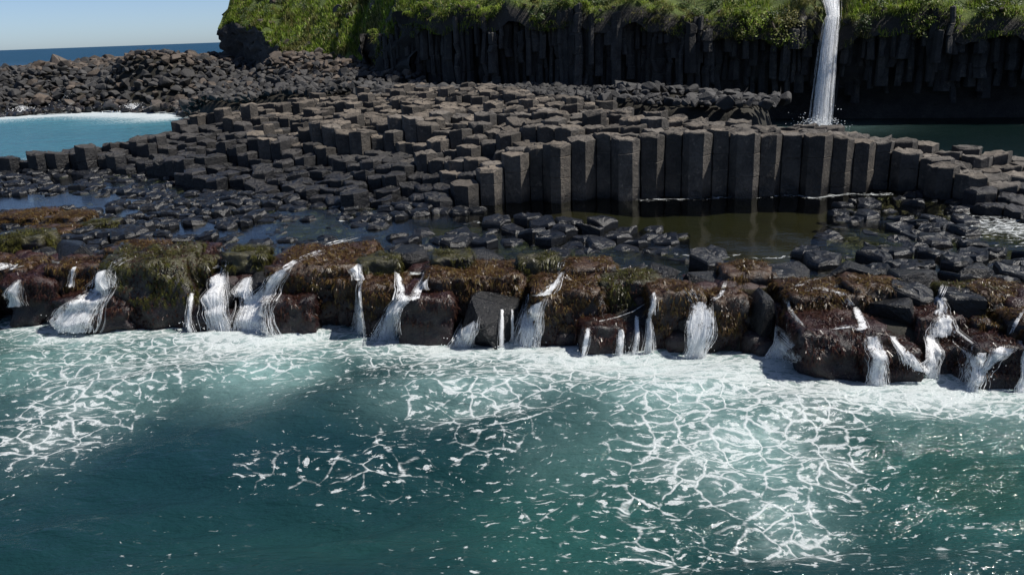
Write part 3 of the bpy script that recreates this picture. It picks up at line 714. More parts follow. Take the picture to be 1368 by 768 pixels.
# px centre, px size, height of centre above sea, kind, look in words
LEDGE = [
 (-60, 392, 90, 80, .75, 'brown', 'broad brown seaweed rock beyond the small forked falls'),
 (15, 385, 62, 64, .75, 'brown', 'brown seaweed rock split by a small side fall'),
 (52, 398, 58, 66, .6, 'maroon', 'dark reddish rock beside the small side fall'),
 (30, 330, 60, 26, 1.35, 'olive', 'flat olive seaweed rock above the small forked falls'),
 (100, 345, 66, 34, 1.2, 'bare', 'flat bare grey rock above the slanting broad cascade'),
 (105, 376, 60, 50, .95, 'brown', 'brown tufted rock leaning behind the slanting broad cascade'),
 (135, 415, 90, 46, .35, 'maroon', 'low dark rock veiled by the slanting broad cascade'),
 (205, 392, 104, 104, .7, 'olive', 'big rock with shaggy olive seaweed and dark red base'),
 (180, 345, 60, 26, 1.4, 'brown', 'low brown rock on top of the big olive shaggy one'),
 (262, 385, 46, 80, .7, 'olive', 'narrow olive-topped rock next to the straight white fall'),
 (322, 375, 40, 66, .8, 'olive', 'dark green rock wedged between the twin falls'),
 (297, 412, 50, 60, .4, 'bare', 'black recessed rock behind the straight white fall'),
 (345, 405, 60, 70, .5, 'bare', 'black rock under the strongest forked cascade'),
 (390, 420, 62, 56, .4, 'maroon', 'low dark red rounded rock at the foot of strongest cascade'),
 (432, 388, 116, 92, .75, 'brown', 'widest brown seaweed boulder right after the strongest cascade'),
 (476, 400, 44, 72, .65, 'brown', 'slim brown rock in the corner behind a thin fall'),
 (508, 372, 50, 44, 1.1, 'olive', 'dark olive rock at the top of the crooked fall'),
 (515, 410, 56, 74, .6, 'brown', 'brown hanging-weed rock beside the crooked fall'),
 (570, 425, 66, 74, .55, 'maroon', 'dark maroon rock between crooked fall and short spill'),
 (608, 392, 66, 56, .95, 'brown', 'round brown weed mound with a light fringe'),
 (604, 360, 48, 32, 1.35, 'olive', 'green mossy block on the pool rim above the brown mound'),
 (655, 384, 84, 46, 1.0, 'brown', 'flat rust-red weed slab on the ledge'),
 (658, 432, 74, 72, .5, 'bare', 'dark bare rock face under the rust-red slab'),
 (716, 366, 46, 36, 1.25, 'olive', 'bright green mossy rock right above the fan-shaped fall'),
 (758, 420, 84, 84, .6, 'brown', 'large brown-olive boulder beside the fan-shaped fall'),
 (797, 405, 56, 60, .8, 'brown', 'brown lumpy boulder backing the small dark dome'),
 (803, 452, 54, 44, .3, 'maroon', 'small dark dome rock rimmed with trickling water'),
 (788, 372, 62, 32, 1.2, 'brown', 'flat brown rock on the pool rim behind lumpy boulder'),
 (842, 396, 74, 54, .95, 'olive', 'smooth olive-green humped rock over two thin trickles'),
 (850, 440, 50, 60, .4, 'bare', 'black wet rock behind two thin trickles'),
 (900, 430, 62, 92, .6, 'brown', 'tall brown-black rock before the curtain fall'),
 (935, 445, 60, 66, .4, 'bare', 'black rock behind the curtain fall'),
 (940, 390, 60, 40, 1.0, 'bare', 'purple-grey wet cap rock feeding the curtain fall'),
 (970, 432, 44, 84, .6, 'brown', 'narrow brown rock following the curtain fall'),
 (998, 382, 62, 40, 1.15, 'brown', 'orange-brown weed block on top of the ledge'),
 (1016, 436, 64, 92, .6, 'bare', 'boxy black rock beside the spouting fall'),
 (1040, 450, 50, 60, .35, 'bare', 'black rock hidden behind the spouting fall'),
 (1100, 412, 92, 52, 1.0, 'brown', 'wide brown ledge rock crossed by a water film'),
 (1118, 468, 104, 78, .5, 'maroon', 'big dark red dome at the waterline with algae shoulder'),
 (1166, 405, 64, 44, 1.1, 'brown', 'brown weed rock between wide ledge rock and boxy block'),
 (1205, 430, 92, 66, .85, 'bare', 'boxy dark block with flat wet top'),
 (1184, 486, 66, 54, .35, 'maroon', 'red dome striped by several water threads'),
 (1248, 440, 60, 50, .8, 'maroon', 'dark rock under the branching fall'),
 (1290, 410, 56, 50, 1.05, 'olive', 'green mossy cube at the head of the branching fall'),
 (1272, 482, 58, 52, .3, 'maroon', 'small dark red rock at the foot of the branching fall'),
 (1332, 412, 66, 54, 1.05, 'brown', 'brown seaweed hump next to the green mossy cube'),
 (1345, 448, 74, 52, .7, 'brown', 'sloping brown rock above the last red boulder'),
 (1332, 490, 80, 76, .35, 'maroon', 'last big dark red boulder with water running over it'),
 (1410, 470, 100, 90, .6, 'brown', 'brown boulder beyond the last red one'),
 (24, 296, 66, 14, 1.26, 'brown', 'long brown weed hummock by the puddles of the pavement'),
 (90, 297, 46, 15, 1.26, 'brown', 'brown weed hummock with wet sheen on the pavement'),
 (134, 304, 34, 12, 1.26, 'olive', 'small olive hummock on the pavement edge'),
 (60, 316, 60, 14, 1.28, 'brown', 'low brown weed bed behind the small forked falls'),
 (545, 352, 54, 30, 1.3, 'bare', 'smooth black rim rock behind the crooked fall'),
 (640, 352, 60, 24, 1.3, 'bare', 'black rim rock beside the green mossy block'),
 (330, 352, 50, 26, 1.35, 'olive', 'dark olive rim rock above the twin falls'),
 (250, 347, 60, 22, 1.35, 'maroon', 'purple wet rim rock between the shaggy rock and twin falls'),
 (880, 372, 50, 24, 1.25, 'bare', 'flat black rim rock next to the olive hump'),
 (1050, 372, 60, 34, 1.25, 'bare', 'black glossy rim rock above the spouting fall'),
 (1140, 375, 66, 34, 1.3, 'bare', 'black glossy slab behind the wide brown ledge rock'),
 (1225, 388, 66, 36, 1.25, 'bare', 'flat black slab behind the boxy dark block'),
 (1310, 378, 60, 34, 1.3, 'bare', 'wet black slab behind the green mossy cube'),
]
rl = random.Random(19)
for k, (px, py, w, h, zc, kind, words) in enumerate(LEDGE):
    p = un(px, py, zc); D = dist_at(px, py, zc); wm = w / F * D * 1.02; hm = h / F * D * 1.0
    dm = max(0.7, wm * rl.uniform(0.75, 1.0)) + (0.25 if zc < 0.9 else 0.1)
    hm2 = max(hm, zc * 0.8) if zc < 1.1 else hm * 1.25
    if kind == 'bare':
        me = angular_mesh('boulder', rl, M['rock_bare'], 0.95)
        for v in me.vertices: v.co = Vector((v.co.x * wm * 1.05, v.co.y * dm * 1.1, v.co.z * hm2 * 1.15))
    else:
        me = round_rock(rl, wm * 1.12, dm, hm2, 0.85); me.materials.append(M['rock_' + kind])
    y = p[1] + dm * 0.22
    o = link('boulder', me, None, (p[0], y, zc)); tag(o, words, 'boulder', 'seaweed rocks of the cascade ledge')
    V, Fs = raw(me); collect(V + np.array((p[0], y, zc)), Fs)
    if kind != 'bare':
        n = int(wm * dm * (3200 if kind != 'maroon' else 1500))
        sw = seaweed(me, rl, M['weed_' + kind], n, (-0.05 if kind != 'maroon' else 0.0) * hm, 0.17, -0.08 if kind == 'olive' else -0.18)
        if sw: tag(link('seaweed', sw, o), kind='stuff')
        if kind != 'maroon' and zc < 1.1:
            sw = seaweed(me, rl, M['weed_maroon'], int(wm * dm * 1500), -0.5 * hm, 0.09, -0.3)
            if sw: tag(link('red_algae', sw, o), kind='stuff')
# stones packed between and behind them
rest_V, rest_F = [], []
L = SEA_LINE
for a, b in zip(L[1:-1], L[2:]):
    n = max(2, int(np.hypot(*(b - a)) / 0.42))
    for q in range(n):
        for row in range(3):
            u = (q + rl.random()) / n; p = a + (b - a) * u
            off = (0.55, 1.25, 1.9)[row] + rl.uniform(-.2, .2); x, y = p[0] + rl.uniform(-.2, .2), p[1] + off
            s = rl.uniform(0.5, 0.95); zc = (0.15, 0.75, 1.02)[row] + rl.uniform(-.15, .12)
            me = round_rock(rl, s, s, s * rl.uniform(.7, 1.0), 0.5, 0, 2); V, Fs = raw(me); bpy.data.meshes.remove(me)
            V = V + np.array((x, y, zc)); o = sum(len(v) for v in rest_V); rest_V.append(V); rest_F.extend([tuple(i + o for i in f) for f in Fs]); collect(V, Fs)
fill = link('ledge_stones', mesh_np('ledge_stones', np.concatenate(rest_V), rest_F, M['rock_maroon'], True))
tag(fill, 'small dark weedy stones packed between the boulders of the cascade ledge', 'stones', kind='stuff')
sel = (GX[:-1, :-1].ravel() > -20) & (GX[:-1, :-1].ravel() < 20) & (GY[:-1, :-1].ravel() < 33)
gf = ground_F[sel]; used = np.unique(gf); remap = np.full(len(ground_V), -1); remap[used] = np.arange(len(used))
collect(ground_V[used], remap[gf])

# ---------------------------------------------------------------- pool water
px_ = np.arange(-40, 30, 0.2); py_ = np.arange(14, 54, 0.2); PX, PY = np.meshgrid(px_, py_)
front_in = [p + np.array((0, 1.15)) for p in SEA_LINE]
POOL = front_in + [np.array((30, 22)), np.array((24, 27)), *BACK[2:8], *BACK[8:], np.array((-38, 42)), np.array((-40, 36))]
ins = in_poly(POOL, PX, PY)
PZ = POOL_Z + 0.012 * (fbm(PX, PY, 1.2, 3, 41) - 0.5) + 0.01 * np.sin(PX * 3.1 + 1.7 * PY)
Fp = grid_faces(len(px_), len(py_)); ok = ins.ravel()[Fp].all(1); Fp = Fp[ok]
us = np.unique(Fp); rm = np.full(PX.size, -1); rm[us] = np.arange(len(us))
Vp = np.stack([PX, PY, PZ], -1).reshape(-1, 3)[us]
mp = mesh_np('tidal_pool', Vp, rm[Fp], M['pool'], True)
X, Y = Vp[:, 0], Vp[:, 1]
wl = [un(x, y, 1.2) for x, y in ((860, 268), (940, 266), (1010, 263), (1070, 262), (1090, 265), (1130, 260), (1185, 260))]
fo = 0.8 * np.exp(-(seg_dist(wl, X, Y) / 0.22) ** 2) * (0.4 + 0.8 * vnoise(X, Y, 0.9, 4))
ch = un(1350, 305, 1.2); fo += 0.55 * np.exp(-(((X - ch[0]) / 1.6) ** 2 + ((Y - ch[1]) / 2.0) ** 2))
fo += 0.55 * (1 - sstep(0.2, 0.7, seg_dist(front_in, X, Y))) * (vnoise(X, Y, 0.8, 6) > 0.45)
for q in (((455, 296), (480, 293), (505, 295)), ((1010, 348), (1050, 345), (1075, 340)), ((620, 300), (640, 297)), ((420, 325), (460, 322), (490, 326)), ((900, 340), (940, 345), (985, 342)), ((800, 362), (860, 358), (905, 366))):
    fo += 0.5 * np.exp(-(seg_dist([un(a, b, 1.2) for a, b in q], X, Y) / 0.12) ** 2)
add_attr(mp, 'foam', np.clip(fo, 0, 1)); add_attr(mp, 'milk', np.zeros(len(X))); add_attr(mp, 'tint', fbm(X, Y, 0.25, 3, 8))
pool = link('tidal_pool', mp); tag(pool, kind='structure')
bxs = np.arange(6, 60, 0.5); bys = np.arange(27, 60, 0.5); QX, QY = np.meshgrid(bxs, bys)
POOL2 = [np.array(p) for p in ((10.5, 33), (15, 31), (18, 29.8), (24, 27), (34, 25), (59, 27), (59, 48), (40, 52), (27, 55.5), (20, 58), (10, 59), (7, 50), (8, 40))]
Fq = grid_faces(len(bxs), len(bys)); ok = in_poly(POOL2, QX, QY).ravel()[Fq].all(1); Fq = Fq[ok]
us = np.unique(Fq); rm = np.full(QX.size, -1); rm[us] = np.arange(len(us))
Vq = np.stack([QX, QY, np.full(QX.shape, 0.62)], -1).reshape(-1, 3)[us]
mq_ = mesh_np('cliff_pool', Vq, rm[Fq], M['cliff_pool'], True); X, Y = Vq[:, 0], Vq[:, 1]
WF = np.array((19.8, 52.8))
add_attr(mq_, 'foam', np.clip(1.1 * np.exp(-(np.hypot(X - WF[0], Y - WF[1]) / 1.3) ** 2), 0, 1)); add_attr(mq_, 'milk', 0.3 * np.exp(-(np.hypot(X - WF[0], Y - WF[1]) / 4) ** 2)); add_attr(mq_, 'tint', np.full(len(X), 0.2))
tag(link('cliff_pool', mq_), kind='structure')

# ---------------------------------------------------------------- running water
bvh = BVHTree.FromPolygons(BV, BF)
LANDING = []
def tube(V, Fs, path, rads):
    n = len(path); k = 4; b = len(V)
    for i in range(n):
        p = path[i]; tdir = (path[min(i + 1, n - 1)] - path[max(i - 1, 0)])
        if tdir.length < 1e-6: tdir = Vector((0, 0, -1))
        tdir.normalize(); sx = Vector((1, 0, 0)); sx = (sx - tdir * sx.dot(tdir)).normalized(); sy = tdir.cross(sx)
        for j in range(k):
            a = 2 * math.pi * j / k; V.append(tuple(p + (sx * math.cos(a) * 1.5 + sy * math.sin(a) * 0.7) * rads[i]))
    for i in range(n - 1):
        for j in range(k):
            j2 = (j + 1) % k; Fs.append((b + i * k + j, b + i * k + j2, b + (i + 1) * k + j2, b + (i + 1) * k + j))

def ribbon(V, Fs, path, wid, r):
    n = len(path); step = max(1, n // 22); idx = list(range(0, n - 1, step)) + [n - 1]; b = len(V); ang = r.uniform(-1.5, 1.5)
    ph = r.uniform(0, 50); m_ = len(idx)
    for q, i in enumerate(idx):
        p = path[i]; td = path[min(i + 1, n - 1)] - path[max(i - 1, 0)]
        if td.length < 1e-6: td = Vector((0, 0, -1))
        td.normalize(); sx = Vector((math.cos(ang), math.sin(ang), 0)); sx = sx - td * sx.dot(td)
        sx = sx.normalized() if sx.length > .05 else Vector((1, 0, 0))
        w = wid * (0.5 + 0.9 * q / m_) * (0.8 + 0.6 * noise.noise(Vector((q * .6, ph, 0)))) * min(1, 0.15 + q / 3.0)
        V.append(tuple(p - sx * w)); V.append(tuple(p + sx * w))
    for q in range(m_ - 1): Fs.append((b + 2 * q, b + 2 * q + 1, b + 2 * q + 3, b + 2 * q + 2))

def stream(start, v0, r, zend=0.0, collide=True, maxn=170, rw=0.02, drift=None):
    p = start.copy(); v = v0.copy(); path = [p.copy()]; dt = 0.022; still = 0; drift = r.gauss(0, 0.025) if drift is None else drift
    for _ in range(maxn):
        v.z -= 9.8 * dt; q = p + v * dt
        if collide:
            loc, nn, idx, d = bvh.find_nearest(q, 0.6)
            if loc is not None:
                if nn.z < -0.3: nn = -nn
                sd_ = (q - loc).dot(nn)
                if sd_ < rw:
                    q = loc + nn * rw; vn = v.dot(nn)
                    if vn < 0: v -= nn * vn * 1.05
                    v *= 0.93; v.y -= 0.09; v.x += 0.07 * noise.noise(q * 3.1) + drift
        still = still + 1 if (q - p).length < 0.004 else 0
        p = q; path.append(p.copy())
        if p.z < zend or still > 6: break
    return path

CAMP = Vector((0, 0, CH))
def hit_px(px, py):
    """the spot of rock, pool or sea that lies there"""
    d = Vector(FW * F + RT * (px - PW / 2) - UP * (py - PH / 2)).normalized(); h = bvh.ray_cast(CAMP, d)[0]
    sea_ = CAMP + d * (-CH / d.z)
    if h is None or h.z < 0: return sea_
    return h

def drops(low, n, r, org, e0, e1, parent, sp=.16, sz=.13):
    DV, DF = [], []
    for _ in range(n):
        c = low[r.randrange(len(low))] + np.array((r.gauss(0, sp), r.gauss(-.1, sp), abs(r.gauss(0, sz)))); e = r.uniform(e0, e1); b = len(DV)
        DV += [c + (e, 0, 0), c - (e, 0, 0), c + (0, e, 0), c - (0, e, 0), c + (0, 0, e), c - (0, 0, e)]
        DF += [(b, b + 2, b + 4), (b + 2, b + 1, b + 4), (b + 1, b + 3, b + 4), (b + 3, b, b + 4), (b + 2, b, b + 5), (b + 1, b + 2, b + 5), (b + 3, b + 1, b + 5), (b, b + 3, b + 5)]
    tag(link('spray', mesh_np('spray', np.array(DV) - org, DF, M['spray']), parent), kind='stuff')

def cascade(label, panels, size, seed, feeders=()):
    """water falling from one edge to a lower one, draped over whatever rock it meets"""
    r = random.Random(seed); V, Fs, SV, SF, SD, low = [], [], [], [], [], []
    sheets = []
    for (ax, ay, bx, by, cx, cy, dx, dy) in panels:
        SV, SF, SD = [], [], []
        T0_, T1, B0, B1 = hit_px(ax, ay), hit_px(bx, by), hit_px(cx, cy), hit_px(dx, dy)
        if B0.z < 0.35: B0.z = -0.03
        if B1.z < 0.35: B1.z = -0.03
        w = max((T1 - T0_).length, (B1 - B0).length); m_ = max(6, min(40, int(w / 0.03))); H_ = max(T0_.z - B0.z, 0.12); n_ = max(7, int(H_ / 0.05) + 4)
        front = min(T0_.y, T1.y, B0.y, B1.y) - 0.8
        for lay in range(3):
            off = 0.018 + 0.04 * lay; ph = r.uniform(0, 50); b0 = len(SV); rows = []
            for j in range(n_):
                v = j / (n_ - 1); row = []
                for i in range(m_):
                    u = i / (m_ - 1); uu = 0.5 + (u - 0.5) * (1.0 + 0.45 * noise.noise(Vector((v * 2.2, 3.3, ph)))) + 0.05 * noise.noise(Vector((u * 5, v * 2.5, ph)))
                    tp = T0_.lerp(T1, uu); bt = B0.lerp(B1, uu); hv = v ** 1.15
                    p = Vector((tp.x + (bt.x - tp.x) * v, tp.y + (bt.y - tp.y) * min(1, v * 1.6) - 0.10 * math.sin(math.pi * min(1, v * 1.1)) * min(1, H_), tp.z + (bt.z - tp.z) * hv))
                    h = bvh.ray_cast(Vector((p.x, front, p.z)), Vector((0, 1, 0)), 3.0)[0]
                    if h is not None and h.y < p.y + off: p.y = max(h.y - off, p.y - 0.9)
                    elif j == 0: p.z += 0.02
                    p.y -= 0.045 * (1 + noise.noise(Vector((i * 0.83, v * 2.2, ph + 9))))
                    row.append(p); SV.append(tuple(p))
                    SD.append((1.05 - 0.05 * lay - abs(2 * u - 1) ** 2) * (0.7 + 0.3 * min(1, 5 * v)) + 0.35 * noise.noise(Vector((u * 6, v * 0.8, ph))))
                rows.append(row)
            for j in range(n_ - 1):
                for i in range(m_ - 1):
                    q = b0 + j * m_ + i
                    if (rows[j][i] - rows[j][i + 1]).length < 0.7 and (rows[j][i] - rows[j + 1][i]).length < 1.2 and (rows[j][i + 1] - rows[j + 1][i + 1]).length < 1.2: SF.append((q, q + 1, q + m_ + 1, q + m_))
            for _ in range(int(m_ * 0.8)):  # loose strands beside the sheet
                i = r.randrange(m_); sw = r.gauss(0, .07) * size; j0 = r.randrange(0, max(1, n_ // 3))
                ribbon(V, Fs, [rows[j][i] + Vector((sw * (j / n_), -0.015 - abs(sw) * .3 * j / n_, 0)) for j in range(j0, n_)], r.uniform(.003, .009) * size, r)
            if rows[-1][0].z < 0.2:
                for p in rows[-1][::3]: LANDING.append((p.x, p.y, size)); low.append(np.array(p))
        sheets.append((np.array(SV), SF, np.clip(np.array(SD), 0, 1.2)))
    A = np.concatenate([q[0] for q in sheets]); org = np.array((A[:, 0].mean(), A[:, 1].mean(), 0.0))
    o = link('cascade', None, None, Vector(org)); tag(o, label, 'cascade', 'small waterfalls along the seaweed ledge')
    for (A, SF, SD) in sheets:
        sm = mesh_np('water_sheet', A - org, SF, M['sheet'], True); add_attr(sm, 'dens', SD); link('water_sheet', sm, o)
    tag(link('water_strands', mesh_np('water_strands', np.array(V) - org, Fs, M['fall'], True), o), kind='stuff')
    for line in feeders:  # runs of white water crossing the top of the ledge
        V, Fs = [], []
        for _ in range(9):
            jx, jy = r.gauss(0, 3.0), r.gauss(0, 1.3); pth = []
            for (a, b) in zip(line[:-1], line[1:]):
                for u in np.linspace(0, 1, 7)[:-1]:
                    px, py = a[0] + (b[0] - a[0]) * u + jx, a[1] + (b[1] - a[1]) * u + jy; h = hit_px(px, py)
                    if h.z < POOL_Z and py < 360:
                        q = un(px, py, POOL_Z); h = Vector((q[0], q[1], POOL_Z))
                    pth.append(h + Vector((0, 0, 0.02)))
            ok_ = [pth[0]]
            for q in pth[1:]:
                if (q - ok_[-1]).length < 0.38: ok_.append(q)
            if len(ok_) > 4: ribbon(V, Fs, ok_, r.uniform(.008, .02), r)
        if V: link('feeder_stream', mesh_np('feeder_stream', np.array(V) - org, Fs, M['fall'], True), o)
    if low: drops(low, int(45 * size), r, org, .006, .015, o)

CASC = [
 ('small forked falls between flat olive and brown rocks', .8, [(10, 328, 16, 328, 12, 350, 26, 352), (27, 338, 35, 338, 20, 352, 35, 353)], []),
 ('small side fall down a split brown rock', .75, [(24, 373, 33, 373, 14, 404, 36, 406)], []),
 ('slanting broad cascade spreading over a low dark rock', 1.1, [(132, 358, 160, 353, 126, 382, 158, 380), (112, 388, 160, 378, 70, 428, 128, 430)], [[(170, 345), (155, 352), (142, 362)]]),
 ('thin arching thread beside the slanting broad cascade', .6, [(105, 352, 111, 352, 94, 380, 99, 382)], []),
 ('thin trickle down the flank of the big shaggy rock', .65, [(255, 390, 262, 390, 252, 434, 260, 434)], []),
 ('straight white fall, the first of the twin falls', 1.1, [(292, 360, 306, 360, 278, 432, 317, 437)], [[(302, 345), (300, 356), (299, 366)]]),
 ('strongest forked cascade with long feeder streams', 1.25, [(368, 362, 394, 352, 338, 394, 370, 392), (320, 374, 342, 368, 316, 396, 342, 396), (322, 392, 374, 390, 310, 441, 364, 443)], [[(478, 318), (440, 328), (405, 342), (385, 356), (368, 368)], [(462, 333), (425, 338), (395, 350), (375, 364)], [(376, 332), (384, 345), (372, 362)]]),
 ('thin fall in the corner after the widest brown boulder', .85, [(480, 372, 488, 372, 477, 433, 489, 433), (470, 350, 484, 350, 476, 372, 488, 372)], []),
 ('crooked fall zigzagging between olive and maroon rocks', 1.0, [(528, 360, 537, 360, 538, 386, 554, 385), (536, 384, 556, 384, 518, 414, 538, 410), (516, 412, 540, 408, 498, 452, 532, 452)], []),
 ('second arm joining the crooked fall from the mossy side', .8, [(565, 362, 575, 362, 552, 386, 572, 385)], []),
 ('short spill over the maroon rock beside the bare face', .95, [(616, 426, 642, 418, 600, 456, 630, 457)], []),
 ('fan-shaped fall below the bright green mossy rock', 1.15, [(738, 366, 753, 362, 714, 392, 738, 390), (698, 394, 734, 388, 686, 452, 716, 454)], [[(752, 350), (748, 362), (735, 376), (718, 388)], [(765, 372), (748, 378), (730, 388)]]),
 ('thin veil dripping down the dark bare rock face', .5, [(668, 412, 674, 412, 666, 452, 674, 452), (682, 412, 686, 412, 682, 452, 688, 452)], []),
 ('water threads rimming the small dark dome', .75, [(821, 430, 831, 430, 821, 470, 833, 470), (780, 440, 790, 436, 774, 468, 781, 468)], [[(870, 405), (850, 418), (828, 426), (800, 432)]]),
 ('two thin trickles under the smooth olive hump', .8, [(846, 420, 853, 420, 841, 471, 850, 471), (862, 412, 869, 412, 856, 471, 872, 473), (868, 390, 876, 388, 862, 412, 870, 412)], []),
 ('curtain fall dropping straight from the purple-grey cap rock', 1.1, [(918, 404, 954, 403, 905, 477, 947, 479)], [[(918, 388), (924, 396), (928, 404)], [(968, 378), (962, 395), (948, 403)]]),
 ('spouting fall shooting out beside the boxy black rock', 1.15, [(1040, 398, 1053, 396, 1010, 480, 1047, 484)], [[(1072, 345), (1068, 365), (1055, 382), (1046, 398)], [(1100, 372), (1075, 376), (1055, 388)]]),
 ('water film crossing the wide brown ledge rock', .7, [(1135, 410, 1147, 408, 1136, 438, 1149, 438)], [[(1070, 390), (1095, 386), (1125, 392), (1140, 412)]]),
 ('streams running over the big dark red dome', .9, [(1148, 448, 1174, 446, 1150, 507, 1182, 509), (1184, 448, 1196, 450, 1204, 480, 1217, 488)], [[(1110, 440), (1135, 436), (1155, 445)]]),
 ('threads striping the red dome at the waterline', .8, [(1198, 462, 1214, 468, 1214, 490, 1233, 494)], []),
 ('branching fall under the green mossy cube', 1.05, [(1246, 392, 1257, 392, 1242, 416, 1258, 416), (1238, 418, 1264, 414, 1234, 447, 1277, 447), (1230, 445, 1252, 445, 1226, 488, 1248, 488), (1266, 448, 1286, 448, 1278, 497, 1302, 500)], [[(1262, 382), (1256, 395), (1250, 412)]]),
 ('water sheet running over the last big red boulder', .95, [(1350, 452, 1364, 455, 1350, 516, 1366, 519), (1300, 455, 1332, 445, 1284, 492, 1302, 497)], [[(1368, 415), (1358, 432), (1350, 450)]]),
]
for k, (lab, size, pn, fd) in enumerate(CASC):
    cascade(lab, pn, size, 100 + k, fd)

# the tall waterfall
rw = random.Random(3); V, Fs = [], []
top = Vector((20.9, 55.6, 9.4)); lip = Vector((20.6, 54.0, 7.4))
for _ in range(420):
    o = rw.gauss(0, 0.17); p = Vector((21.3 + o, 57.3 + rw.uniform(-.3, .3), 9.9)); path = [p.copy()]
    mid = Vector((20.95 + o * 1.25 + rw.uniform(-.12, .12), 55.6, 8.5 + rw.uniform(-.1, .1))); lp = Vector((20.75 + o * .85, 54.3 + rw.uniform(-.25, .05), 7.3))
    for u in np.linspace(0, 1, 6)[1:]: path.append(p.lerp(mid, float(u)) + Vector((0, 0, -0.15 * math.sin(math.pi * u))))
    for u in np.linspace(0, 1, 6)[1:]: path.append(mid.lerp(lp, float(u)) + Vector((0, 0, 0.12 * math.sin(math.pi * u))))
    q = lp.copy(); v = Vector((-0.8 + o * 0.5 + rw.gauss(0, .13), -1.1 * rw.uniform(.6, 1.25), -0.6)); dt = 0.05
    while q.z > 0.6:
        v.z -= 9.8 * dt; v.x *= 0.985; q = q + v * dt; path.append(q + Vector((rw.gauss(0, .012), rw.gauss(0, .012), 0)))
    ribbon(V, Fs, path, rw.choice((0.008, 0.014, 0.03, 0.06)), rw)
A = np.array(V); org = np.array((20.2, 53.0, 0.6))
wfo = link('waterfall', mesh_np('waterfall', A - org, Fs, M['fall_thin'], True), None, Vector(org)); tag(wfo, 'tall narrow white waterfall dropping from the grassy cliff top into the back pool', 'waterfall')
DV, DF = [], []
for _ in range(500):
    c = np.array((19.8 + rw.gauss(0, .6), 52.6 + rw.gauss(0, .6), 0.65 + abs(rw.gauss(0, .35)))); e = rw.uniform(.015, .04); b = len(DV)
    DV += [c + (e, 0, 0), c - (e, 0, 0), c + (0, e, 0), c - (0, e, 0), c + (0, 0, e), c - (0, 0, e)]
    DF += [(b, b + 2, b + 4), (b + 2, b + 1, b + 4), (b + 1, b + 3, b + 4), (b + 3, b, b + 4), (b + 2, b, b + 5), (b + 1, b + 2, b + 5), (b + 3, b + 1, b + 5), (b, b + 3, b + 5)]
tag(link('spray', mesh_np('spray', np.array(DV) - org, DF, M['spray']), wfo), kind='stuff')

# swell breaking against the foot of the spit
for (sxp, syp, hh, lab) in ((97, 146, 1.9, 'white plume of surf thrown up against the foot of the spit'), (178, 149, 0.9, 'low splash of surf between the boulders at the spit foot'), (30, 151, 0.8, 'low white splash at the seaward surf line of the spit')):
    c0 = un(sxp, syp, 0); DV, DF = [], []
    for _ in range(420):
        u = rw.random(); hgt = hh * u ** 1.3; c = np.array((c0[0] + rw.gauss(0, .25 + .9 * (1 - u)), c0[1] + rw.gauss(0, .4), hgt)); e = rw.uniform(.03, .09) * (1.25 - u); b = len(DV)
        DV += [c + (e, 0, 0), c - (e, 0, 0), c + (0, e, 0), c - (0, e, 0), c + (0, 0, e * 1.6), c - (0, 0, e * 1.6)]
        DF += [(b, b + 2, b + 4), (b + 2, b + 1, b + 4), (b + 1, b + 3, b + 4), (b + 3, b, b + 4), (b + 2, b, b + 5), (b + 1, b + 2, b + 5), (b + 3, b + 1, b + 5), (b, b + 3, b + 5)]
    tag(link('surf_splash', mesh_np('surf_splash', np.array(DV) - np.array((c0[0], c0[1], 0)), DF, M['spray']), None, (c0[0], c0[1], 0)), lab, 'splash', 'surf at the spit')

# ---------------------------------------------------------------- sea
def axis(dense_lo, dense_hi, step, lo, hi, mid=None):
    a = list(np.arange(dense_lo, dense_hi + 1e-6, step))
    s = step; x = a[-1]
    while x < hi: s = min(s * 1.16, max(0.8, s * 1.16) if mid is None or x > mid else 0.8); x += s; a.append(x)
    s = step; x = a[0]; b = []
    while x > lo: s = min(s * 1.16, 1e9); x -= s; b.append(x)
    return np.array(b[::-1] + a)
sx = axis(-19, 15, 0.085, -30000, 30000); sy = axis(6.5, 24, 0.085, -60, 45000, 120)
SX, SY = np.meshgrid(sx, sy)
wav = np.zeros_like(SX); rs = np.random.default_rng(4)
for k in range(34):
    lam = 0.45 * (1.105 ** k); th = rs.normal(1.7, 0.34); ph = rs.uniform(0, 6.28); amp = 0.012 * lam ** 0.8
    wx = SX + 0.25 * lam * np.sin(SY / lam * 0.9 + ph); wav += amp * np.sin(2 * math.pi / lam * (math.cos(th) * wx + math.sin(th) * SY) + ph)
calm = 1 - 0.35 * (1 - sstep(0, 3, seg_dist(SEA_LINE, SX, SY)))
far = sstep(60, 30, np.hypot(SX, SY - 15)) if False else (1 - sstep(28, 45, np.hypot(SX, SY - 15)))
SZ_ = wav * calm * far
sh = seg_dist(SEA_LINE, SX, SY)
def blob(px, py, rx, ry, zpl=0):
    c = un(px, py, zpl); D = dist_at(px, py, zpl); rxm = rx / F * D
    rym = abs(un(px, py - ry, zpl)[1] - un(px, py + ry, zpl)[1]) / 2
    return np.exp(-(((SX - c[0]) / rxm) ** 2 + ((SY - c[1]) / rym) ** 2) ** 1.5)
near = (np.abs(SX) < 40) & (SY < 32)
foam = 0.4 * (1 - sstep(0.2, 2.0, sh)) * near * (0.2 + 1.5 * fbm(SX, SY, 0.5, 3, 14))
